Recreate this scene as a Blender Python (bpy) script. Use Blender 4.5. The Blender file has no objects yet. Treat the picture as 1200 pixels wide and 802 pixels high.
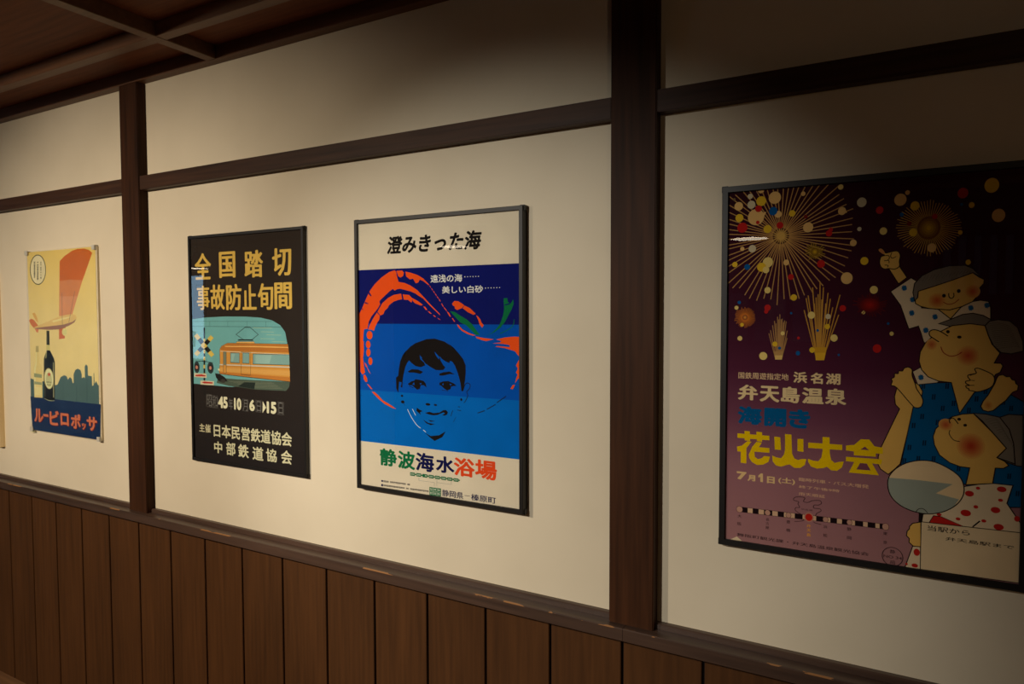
import bpy, bmesh, math, random
from mathutils import Vector, Matrix
from mathutils.geometry import tessellate_polygon

scene = bpy.context.scene
C = scene.collection

# ------------------------------------------------------------------ camera, world, exposure
EYE = 1.6                      # camera height above the floor; the picture wall is the plane y = 0
cam_data = bpy.data.cameras.new('camera')
cam_data.sensor_width = 36.0
cam_data.lens = 24.0
cam_data.clip_start = 0.02
cam = bpy.data.objects.new('camera', cam_data)
C.objects.link(cam)
YAW, PITCH, ROLL = 0.513532, -0.041667, -0.002102
fwd = Vector((-math.sin(YAW) * math.cos(PITCH), math.cos(YAW) * math.cos(PITCH), math.sin(PITCH)))
rgt = Vector((math.cos(YAW), math.sin(YAW), 0))
upv = rgt.cross(fwd)
r2 = rgt * math.cos(ROLL) + upv * math.sin(ROLL)
u2 = upv * math.cos(ROLL) - rgt * math.sin(ROLL)
cam.matrix_world = Matrix(((r2.x, u2.x, -fwd.x, 0.0), (r2.y, u2.y, -fwd.y, -1.49590), (r2.z, u2.z, -fwd.z, EYE), (0, 0, 0, 1)))
scene.camera = cam

world = bpy.data.worlds.new('world')
scene.world = world
world.use_nodes = True
world.node_tree.nodes['Background'].inputs[0].default_value = (0.55, 0.82, 1.0, 1)
world.node_tree.nodes['Background'].inputs[1].default_value = 3.6

scene.view_settings.view_transform = 'Standard'
scene.view_settings.look = 'None'
scene.view_settings.gamma = 1.0
scene.view_settings.exposure = 0.0
scene.view_settings.use_curve_mapping = False
scene.cycles.use_denoising = True
scene.cycles.max_bounces = 8
scene.cycles.transparent_max_bounces = 16

WARM = (1.0, 0.76, 0.44)
LAMPS = [(-0.74, -2.6, 2.02), (-2.76, -2.6, 2.075), (-5.62, -2.6, 2.02)]
def spot(name, loc, target, power, size, blend, radius=0.05, color=WARM):
    l = bpy.data.lights.new(name, 'SPOT')
    l.energy = power; l.spot_size = math.radians(size); l.spot_blend = blend
    l.shadow_soft_size = radius; l.color = color
    o = bpy.data.objects.new(name, l); C.objects.link(o)
    o.location = loc
    o.rotation_euler = (Vector(target) - Vector(loc)).to_track_quat('-Z', 'Y').to_euler()
    o['kind'] = 'helper'
    return o
spot('ceiling_beam', (-2.53, -2.6, 2.38), (-2.52, -2.6 + math.sin(.918), 2.38 - math.cos(.918)), 282, 93, .9, .03, (1, .855, .665))
spot('accent_beam', (-1.4, -2.8, 2.38), (-.90, 0, 1.18), 146, 42.5, .78, .03, (1, .95, .85))
glow = bpy.data.lights.new('right_wall_fill_light', 'POINT'); glow.energy = 11; glow.color = (1, .70, .42); glow.shadow_soft_size = .06  # added fill with no fixture, lifts the dim right end of the wall
go = bpy.data.objects.new('right_wall_fill_light', glow); C.objects.link(go); go.location = (1.7, -3.2, 2.1); go['kind'] = 'helper'

# ------------------------------------------------------------------ helpers
def srgb(c):
    return tuple(((v / 255 / 12.92) if v / 255 <= .04045 else ((v / 255 + .055) / 1.055) ** 2.4) for v in c) + (1.0,)

def new_mat(name):
    m = bpy.data.materials.new(name); m.use_nodes = True
    return m, m.node_tree, m.node_tree.nodes['Principled BSDF']

def noise(nt, scale, detail=4, vec=None, stretch=None, coord='Object'):
    tc = nt.nodes.new('ShaderNodeTexCoord')
    n = nt.nodes.new('ShaderNodeTexNoise')
    n.inputs['Scale'].default_value = scale; n.inputs['Detail'].default_value = detail
    if stretch:
        mp = nt.nodes.new('ShaderNodeMapping'); mp.inputs['Scale'].default_value = stretch
        nt.links.new(tc.outputs[coord], mp.inputs[0]); nt.links.new(mp.outputs[0], n.inputs['Vector'])
    else:
        nt.links.new(tc.outputs[coord], n.inputs['Vector'])
    return n

def ramp(nt, fac, stops):
    r = nt.nodes.new('ShaderNodeValToRGB')
    while len(r.color_ramp.elements) < len(stops): r.color_ramp.elements.new(.5)
    for e, (p, c) in zip(r.color_ramp.elements, stops):
        e.position = p; e.color = c
    nt.links.new(fac, r.inputs[0])
    return r

def bump(nt, height, bsdf, strength, dist=.002):
    b = nt.nodes.new('ShaderNodeBump'); b.inputs['Strength'].default_value = strength; b.inputs['Distance'].default_value = dist
    nt.links.new(height, b.inputs['Height']); nt.links.new(b.outputs[0], bsdf.inputs['Normal'])

def wood(name, dark, light, axis, rough=.45, knots=False, spec=.5):
    m, nt, b = new_mat(name)
    st = [14, 14, 14]; st[axis] = .7
    n = noise(nt, 5.0, 6, stretch=st)
    n2 = noise(nt, 1.6, 3, stretch=[3 if i != axis else .5 for i in range(3)])
    mx = nt.nodes.new('ShaderNodeMath'); mx.operation = 'MULTIPLY_ADD'; mx.inputs[1].default_value = .6
    nt.links.new(n.outputs['Fac'], mx.inputs[0]); 
    ad = nt.nodes.new('ShaderNodeMath'); ad.operation = 'MULTIPLY'; ad.inputs[1].default_value = .4
    nt.links.new(n2.outputs['Fac'], ad.inputs[0]); nt.links.new(ad.outputs[0], mx.inputs[2])
    r = ramp(nt, mx.outputs[0], [(.3, srgb(dark)), (.7, srgb(light))])
    nt.links.new(r.outputs[0], b.inputs['Base Color'])
    b.inputs['Roughness'].default_value = rough
    b.inputs['Specular IOR Level'].default_value = spec
    bump(nt, n.outputs['Fac'], b, .25, .0015)
    return m

def plaster(name, col, var=6):
    m, nt, b = new_mat(name)
    n = noise(nt, 2.2, 5)
    r = ramp(nt, n.outputs['Fac'], [(.35, srgb(tuple(c - var for c in col))), (.65, srgb(tuple(c + var * .6 for c in col)))])
    nt.links.new(r.outputs[0], b.inputs['Base Color'])
    b.inputs['Roughness'].default_value = .92; b.inputs['Specular IOR Level'].default_value = .15
    f = noise(nt, 180, 3)
    bump(nt, f.outputs['Fac'], b, .12, .001)
    return m

def plain(name, col, rough=.6, spec=.3, var=.06, scale=30, metal=0):
    m, nt, b = new_mat(name)
    n = noise(nt, scale, 3)
    c = srgb(col)
    r = ramp(nt, n.outputs['Fac'], [(.3, tuple(x * (1 - var) for x in c[:3]) + (1,)), (.7, tuple(min(1, x * (1 + var)) for x in c[:3]) + (1,))])
    nt.links.new(r.outputs[0], b.inputs['Base Color'])
    b.inputs['Roughness'].default_value = rough; b.inputs['Specular IOR Level'].default_value = spec
    b.inputs['Metallic'].default_value = metal
    return m

def clear(name, tint=(1, 1, 1), gain=1.6, ior=1.49, rough=.0):
    """clear acrylic / glass pane: see-through, with the pane's own reflection on its outward faces"""
    m = bpy.data.materials.new(name); m.use_nodes = True
    nt = m.node_tree; nt.nodes.clear()
    out = nt.nodes.new('ShaderNodeOutputMaterial')
    tr = nt.nodes.new('ShaderNodeBsdfTransparent'); tr.inputs[0].default_value = (*tint, 1)
    gl = nt.nodes.new('ShaderNodeBsdfGlossy'); gl.inputs['Roughness'].default_value = rough
    fr = nt.nodes.new('ShaderNodeFresnel'); fr.inputs[0].default_value = ior
    geo = nt.nodes.new('ShaderNodeNewGeometry')
    a = nt.nodes.new('ShaderNodeMath'); a.operation = 'SUBTRACT'; a.inputs[0].default_value = 1
    nt.links.new(geo.outputs['Backfacing'], a.inputs[1])
    k = nt.nodes.new('ShaderNodeMath'); k.operation = 'MULTIPLY'
    nt.links.new(fr.outputs[0], k.inputs[0]); nt.links.new(a.outputs[0], k.inputs[1])
    k2 = nt.nodes.new('ShaderNodeMath'); k2.operation = 'MULTIPLY'; k2.inputs[1].default_value = gain; k2.use_clamp = True
    nt.links.new(k.outputs[0], k2.inputs[0])
    mix = nt.nodes.new('ShaderNodeMixShader')
    nt.links.new(k2.outputs[0], mix.inputs[0]); nt.links.new(tr.outputs[0], mix.inputs[1]); nt.links.new(gl.outputs[0], mix.inputs[2])
    nt.links.new(mix.outputs[0], out.inputs[0])
    return m

def mesh_obj(name, bm, mats, parent=None, kind=None, smooth=False):
    me = bpy.data.meshes.new(name)
    bm.normal_update()
    bm.to_mesh(me); bm.free()
    for m in (mats if isinstance(mats, (list, tuple)) else [mats]): me.materials.append(m)
    if smooth:
        for p in me.polygons: p.use_smooth = True
    o = bpy.data.objects.new(name, me); C.objects.link(o)
    if parent: o.parent = parent
    if kind: o['kind'] = kind
    return o

def box(bm, x0, x1, y0, y1, z0, z1, bevel=0.0, mi=0):
    b2 = bmesh.new()
    bmesh.ops.create_cube(b2, size=1.0)
    for v in b2.verts:
        v.co = Vector((x0 + (v.co.x + .5) * (x1 - x0), y0 + (v.co.y + .5) * (y1 - y0), z0 + (v.co.z + .5) * (z1 - z0)))
    if bevel: bmesh.ops.bevel(b2, geom=list(b2.edges), offset=bevel, segments=2, affect='EDGES')
    for f in b2.faces: f.material_index = mi
    tmp = bpy.data.meshes.new('tmp'); b2.to_mesh(tmp); b2.free(); bm.from_mesh(tmp); bpy.data.meshes.remove(tmp)

def profile(bm, pts, x0, x1):
    """extrude a closed y,z outline along x"""
    a = [bm.verts.new((x0, y, z)) for y, z in pts]; b = [bm.verts.new((x1, y, z)) for y, z in pts]
    n = len(pts)
    for i in range(n): bm.faces.new((a[i], a[(i + 1) % n], b[(i + 1) % n], b[i]))
    bm.faces.new(a[::-1]); bm.faces.new(b)
    bmesh.ops.recalc_face_normals(bm, faces=bm.faces[:])

def lathe(bm, prof, seg=32, cx=0, cy=0):
    rings = []
    for r, z in prof:
        if r < 1e-5: rings.append([bm.verts.new((cx, cy, z))])
        else: rings.append([bm.verts.new((cx + r * math.cos(2 * math.pi * i / seg), cy + r * math.sin(2 * math.pi * i / seg), z)) for i in range(seg)])
    for a, b in zip(rings, rings[1:]):
        for i in range(seg):
            j = (i + 1) % seg
            if len(a) == 1: bm.faces.new((a[0], b[j], b[i]))
            elif len(b) == 1: bm.faces.new((a[i], a[j], b[0]))
            else: bm.faces.new((a[i], a[j], b[j], b[i]))

def thing(name, label, cat, loc=(0, 0, 0), group=None):
    o = bpy.data.objects.new(name, None); C.objects.link(o)
    o.empty_display_size = .1
    o.location = loc; o['label'] = label; o['category'] = cat
    if group: o['group'] = group
    return o

# ------------------------------------------------------------------ materials of the room
M_plaster = plaster('cream_plaster', (222, 209, 184))
M_post = wood('dark_stained_post', (36, 20, 11), (76, 45, 26), 2, .55, spec=.12)
M_rail = wood('dark_stained_rail', (42, 26, 18), (80, 53, 37), 0, .5, spec=.2)
M_sill = wood('dark_stained_sill', (52, 38, 31), (86, 64, 52), 0, .38)
def edge_wear(m, z_edge):
    """bare wood showing in short scuffs along the sill's front edge"""
    nt = m.node_tree; b = nt.nodes['Principled BSDF']
    tc = nt.nodes.new('ShaderNodeTexCoord'); sx = nt.nodes.new('ShaderNodeSeparateXYZ'); nt.links.new(tc.outputs['Object'], sx.inputs[0])
    d = nt.nodes.new('ShaderNodeMath'); d.operation = 'COMPARE'; d.inputs[1].default_value = z_edge; d.inputs[2].default_value = .0022
    nt.links.new(sx.outputs['Z'], d.inputs[0])
    y = nt.nodes.new('ShaderNodeMath'); y.operation = 'LESS_THAN'; y.inputs[1].default_value = -.0485; nt.links.new(sx.outputs['Y'], y.inputs[0])
    n = noise(nt, 3.1, 5, stretch=[2.2, 6, 6]); g = nt.nodes.new('ShaderNodeMath'); g.operation = 'GREATER_THAN'; g.inputs[1].default_value = .585
    nt.links.new(n.outputs['Fac'], g.inputs[0])
    k = nt.nodes.new('ShaderNodeMath'); k.operation = 'MULTIPLY'; nt.links.new(d.outputs[0], k.inputs[0]); nt.links.new(g.outputs[0], k.inputs[1])
    k2 = nt.nodes.new('ShaderNodeMath'); k2.operation = 'MULTIPLY'; nt.links.new(k.outputs[0], k2.inputs[0]); nt.links.new(y.outputs[0], k2.inputs[1])
    old = b.inputs['Base Color'].links[0].from_socket
    mx = nt.nodes.new('ShaderNodeMix'); mx.data_type = 'RGBA'; mx.inputs[7].default_value = srgb((150, 104, 62))
    nt.links.new(k2.outputs[0], mx.inputs[0]); nt.links.new(old, mx.inputs[6]); nt.links.new(mx.outputs[2], b.inputs['Base Color'])
edge_wear(M_sill, EYE - .7150)
M_board = wood('brown_wainscot_board', (62, 38, 19), (88, 55, 28), 2, .6, spec=.15)
M_groove = plain('groove_shadow_gap_wood', (26, 12, 8), .8)
M_ceil = wood('ceiling_board', (86, 45, 24), (124, 70, 38), 0, .6, spec=.2)
M_bat = wood('ceiling_batten', (84, 54, 34), (116, 78, 50), 0, .5)
M_floor = wood('floor_board', (96, 66, 42), (132, 94, 62), 0, .5)
M_panel = wood('opposite_wall_panel', (46, 30, 20), (70, 46, 30), 2, .6)
M_pane = clear('window_glass', (.8, .86, .92), 1.0)
M_smoked = clear('smoked_window_glass', (.075, .06, .062), 1.0)

# ------------------------------------------------------------------ room shell
XL, XR, YB = -9.6, 3.2, -4.2
CEIL = EYE + .855
bm = bmesh.new(); box(bm, XL, XR, 0, .12, 0, CEIL); mesh_obj('wall_back', bm, M_plaster, kind='structure')
bm = bmesh.new(); box(bm, XL, XR, YB, .12, -.1, 0); mesh_obj('floor', bm, M_floor, kind='structure')
bm = bmesh.new(); box(bm, XL, XR, YB, .12, CEIL, CEIL + .1); mesh_obj('ceiling', bm, M_ceil, kind='structure')
bm = bmesh.new(); box(bm, XL - .12, XL, YB, .12, 0, CEIL); mesh_obj('wall_left', bm, M_plaster, kind='structure')
bm = bmesh.new(); box(bm, XR, XR + .12, YB, .12, 0, CEIL); mesh_obj('wall_right', bm, M_panel, kind='structure')

WIN = [(-9.3, -7.69, 1.0, 2.12), (-3.62, -3.1, 1.15, 1.8), (-1.3, -.45, 1.36, 1.78), (.25, .7, 1.7, 2.15)]
def front_wall(name, xa, xb, wins, mat):
    bm = bmesh.new(); x = xa
    for (a, b, c, d) in wins:
        if a > x: box(bm, x, a, YB - .12, YB, 0, CEIL)
        box(bm, a, b, YB - .12, YB, 0, c); box(bm, a, b, YB - .12, YB, d, CEIL); x = b
    box(bm, x, xb, YB - .12, YB, 0, CEIL)
    mesh_obj(name, bm, mat, kind='structure')
front_wall('wall_front', XL, -4.62, WIN[:1], M_plaster)
front_wall('wall_front_panelled', -4.62, XR, WIN[1:], M_panel)
for i, (a, b, c, d) in enumerate(WIN):
    bm = bmesh.new()
    n = (3, 5, 3, 5)[i]
    for k in range(n + 1):
        x = a + (b - a) * k / n; box(bm, x - .02, x + .02, YB - .08, YB + .01, c, d)
    box(bm, a, b, YB - .08, YB + .01, c - .02, c + .02); box(bm, a, b, YB - .08, YB + .01, d - .02, d + .02)
    w = mesh_obj('window_%d' % (i + 1), bm, M_post, kind='structure')
    bm = bmesh.new(); box(bm, a, b, YB - .05, YB - .045, c, d); mesh_obj('pane', bm, M_pane if i == 0 else M_smoked, w)

# posts, rails, sill, wainscot on the picture wall
SILL = EYE - .7143
PD = .0322
for i, xc in enumerate((-4.247, -2.382, -.5167, 1.348)):
    bm = bmesh.new(); box(bm, xc - .0526, xc + .0526, -PD, 0.0, SILL, EYE + .8132, .002)
    mesh_obj('trim_post_%d' % (i + 1), bm, M_post, kind='structure')
edges = [XL] + [c + s * .0526 for c in (-4.247, -2.382, -.5167, 1.348) for s in (-1, 1)] + [XR]
for i in range(0, 10, 2):
    bm = bmesh.new(); box(bm, edges[i], edges[i + 1], -.0295, 0.0, EYE + .4378, EYE + .4862, .0015)
    mesh_obj('trim_rail_%d' % (i // 2 + 1), bm, M_rail, kind='structure')
bm = bmesh.new()
SEC = [(0, EYE - .7012), (-.012, EYE - .7012), (-.015, EYE - .704), (-.015, SILL), (-.0505, SILL), (-.0525, SILL - .002), (-.0525, EYE - .7425), (-.051, EYE - .7438), (0, EYE - .7438)]
profile(bm, SEC, XL, -.529); profile(bm, SEC, -.5282, XR)          # two lengths butted under the post
mesh_obj('trim_sill', bm, M_sill, kind='structure')
bm = bmesh.new()
WZ = EYE - .7438
box(bm, XL, XR, -.003, 0, .0, WZ, mi=1)
x = -3.349 + .187 * -33
while x < XR - .2:
    if x > XL: box(bm, x + .0035, x + .187 - .0035, -.012, -.002, .0, WZ, .0012)
    x += .187
mesh_obj('wall_back_wainscot', bm, [M_board, M_groove], kind='structure')
bm = bmesh.new(); box(bm, XL, XR, -.034, 0, EYE + .8132, CEIL, .001); mesh_obj('trim_cornice', bm, M_bat, kind='structure')
# ceiling battens, flush with the cornice
BZ = EYE + .8132
for i, xc in enumerate((-7.4, -5.57, -3.755, -1.926, -.097, 1.73)):
    bm = bmesh.new(); box(bm, xc - .021, xc + .021, YB, -.034, BZ, CEIL, .0015)
    mesh_obj('trim_batten_%d' % (i + 1), bm, M_bat, kind='structure')
for i, y in enumerate((-.219, -1.13, -2.04, -2.95, -3.86)):
    bm = bmesh.new(); box(bm, XL, XR, y - .018, y + .018, BZ + .001, CEIL, .0015)
    mesh_obj('trim_batten_%d' % (i + 7), bm, M_bat, kind='structure')

# ------------------------------------------------------------------ pendant lamps above the passage (seen mirrored in the covers)
M_shade = plain('dark_green_enamel', (14, 20, 17), .8, .1)
M_cord = plain('black_cord', (20, 18, 16), .6)
M_diffuser, nt, b = new_mat('lit_opal_diffuser')
b.inputs['Base Color'].default_value = (.9, .86, .78, 1); b.inputs['Emission Color'].default_value = (1, .84, .62, 1)
b.inputs['Emission Strength'].default_value = 8
lamp_labels = ['dark pendant lamp with a white underside mirrored in the fireworks poster',
               'dark pendant lamp with a white underside mirrored in the swimming beach poster',
               'dark pendant lamp with a white underside mirrored in the railway crossing poster']
for (x, y, z), lab in zip(LAMPS, lamp_labels):
    t = thing('pendant_lamp', lab, 'lamp', (x, y, z), 'pendant lamps over the passage')
    bm = bmesh.new()
    lathe(bm, [(.105, 0), (.108, .004), (.102, .018), (.08, .05), (.05, .085), (.036, .125), (.028, .148), (0, .152)], 40)
    mesh_obj('lamp_shade', bm, M_shade, t, smooth=True)
    bm = bmesh.new(); lathe(bm, [(.104, .003), (.098, .001), (.06, -.002), (0, -.003)], 40)
    d = mesh_obj('diffuser', bm, M_diffuser, t, smooth=True); d['label'] = 'glowing white underside'
    bm = bmesh.new(); lathe(bm, [(.004, .15), (.004, CEIL - z)], 8); mesh_obj('cord', bm, M_cord, t)

# ------------------------------------------------------------------ printing of the posters
PALETTE = ['p1yellow',(206,110,53),(213,138,89),(219,152,109),(225,177,95),(213,124,80),(219,133,91),(210,117,80),(228,198,127),(237,224,158),(158,117,102),(126,100,95),(233,231,158),(137,125,91),(43,58,46),(237,226,180),(55,61,46),(74,77,57),(82,112,113),(74,104,106),(32,55,93),(233,215,142),(237,231,169),(187,175,118),(154,166,127),(158,170,131),(237,226,160),(28,30,35),(97,98,73),(217,208,135),(24,28,37),(158,159,118),(74,77,69),(179,177,124),(217,224,169),(200,189,124),(233,237,185),(206,208,153),(206,72,51),(126,124,95),(126,37,35),(217,124,89),(216,210,158),'p2black',(225,188,91),(117,181,181),(82,97,83),(121,129,108),(42,52,48),(55,90,91),(184,206,166),(75,127,88),(36,36,36),(234,183,103),(217,156,73),(188,120,53),(223,170,91),(198,129,58),(215,213,191),(207,210,198),(157,115,73),(134,174,168),(155,192,183),(125,133,113),(63,63,58),(219,229,191),(223,197,96),(46,61,63),(73,88,91),(42,47,51),(205,138,113),(215,210,178),(194,52,46),(115,113,108),(232,229,193),(213,206,166),(219,215,176),'p3paper',(14,22,100),(0,81,178),(0,105,193),(27,23,22),(230,230,220),(237,84,26),(12,111,66),(226,236,237),(21,24,75),(228,75,31),(19,105,64),(193,202,180),(153,156,147),(191,198,180),(51,50,60),'p4ground',(189,140,79),(100,63,42),(140,100,57),(180,137,72),(220,173,87),(231,185,113),(214,198,159),(124,102,66),(231,187,44),(237,207,120),(189,33,29),(13,89,150),(124,31,27),(169,133,27),(120,86,28),(150,113,30),(179,140,31),(209,167,33),(209,118,40),(142,79,42),(187,118,51),(231,158,59),(180,133,79),(191,147,87),(231,191,109),(200,144,57),(209,156,40),(227,176,44),(200,151,66),(119,74,33),(142,98,35),(166,121,36),(189,144,37),(214,169,38),(109,19,23),(110,21,23),(124,23,22),(139,24,21),(153,26,19),(169,28,18),(124,35,27),(234,198,148),(237,207,152),(237,209,154),(0,89,139),(237,196,0),(31,19,18),(10,40,68),(231,182,92),(122,71,83),(231,207,169),(24,95,144),(220,147,83),(127,115,100),(95,86,77),(226,164,82),(221,147,72),(216,130,63),(211,112,53),(207,95,44),(164,46,31),(133,120,103),(95,84,72),(226,166,83),(220,149,76),(215,132,68),(209,115,59),(204,99,52),(198,82,44),(225,166,83),(219,150,76),(214,133,68),(208,118,60),(202,102,53),(226,170,84),(220,159,77),(215,147,69),(209,135,62),(135,124,107),(100,91,79),(215,132,67),(204,99,51),(198,82,43),(193,66,36),(226,164,83),(220,147,74),(215,130,67),(209,112,58),(205,95,51),(193,37,29),(236,205,156),(158,164,148),(229,202,159),(69,46,49),(231,193,135),(225,176,139),(220,178,141),(69,42,44),(31,17,21),(198,149,126),(80,46,49),(191,135,113),(200,35,25),(71,44,46),(231,158,66),(55,35,38),(225,202,163)]
ART = {}
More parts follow.
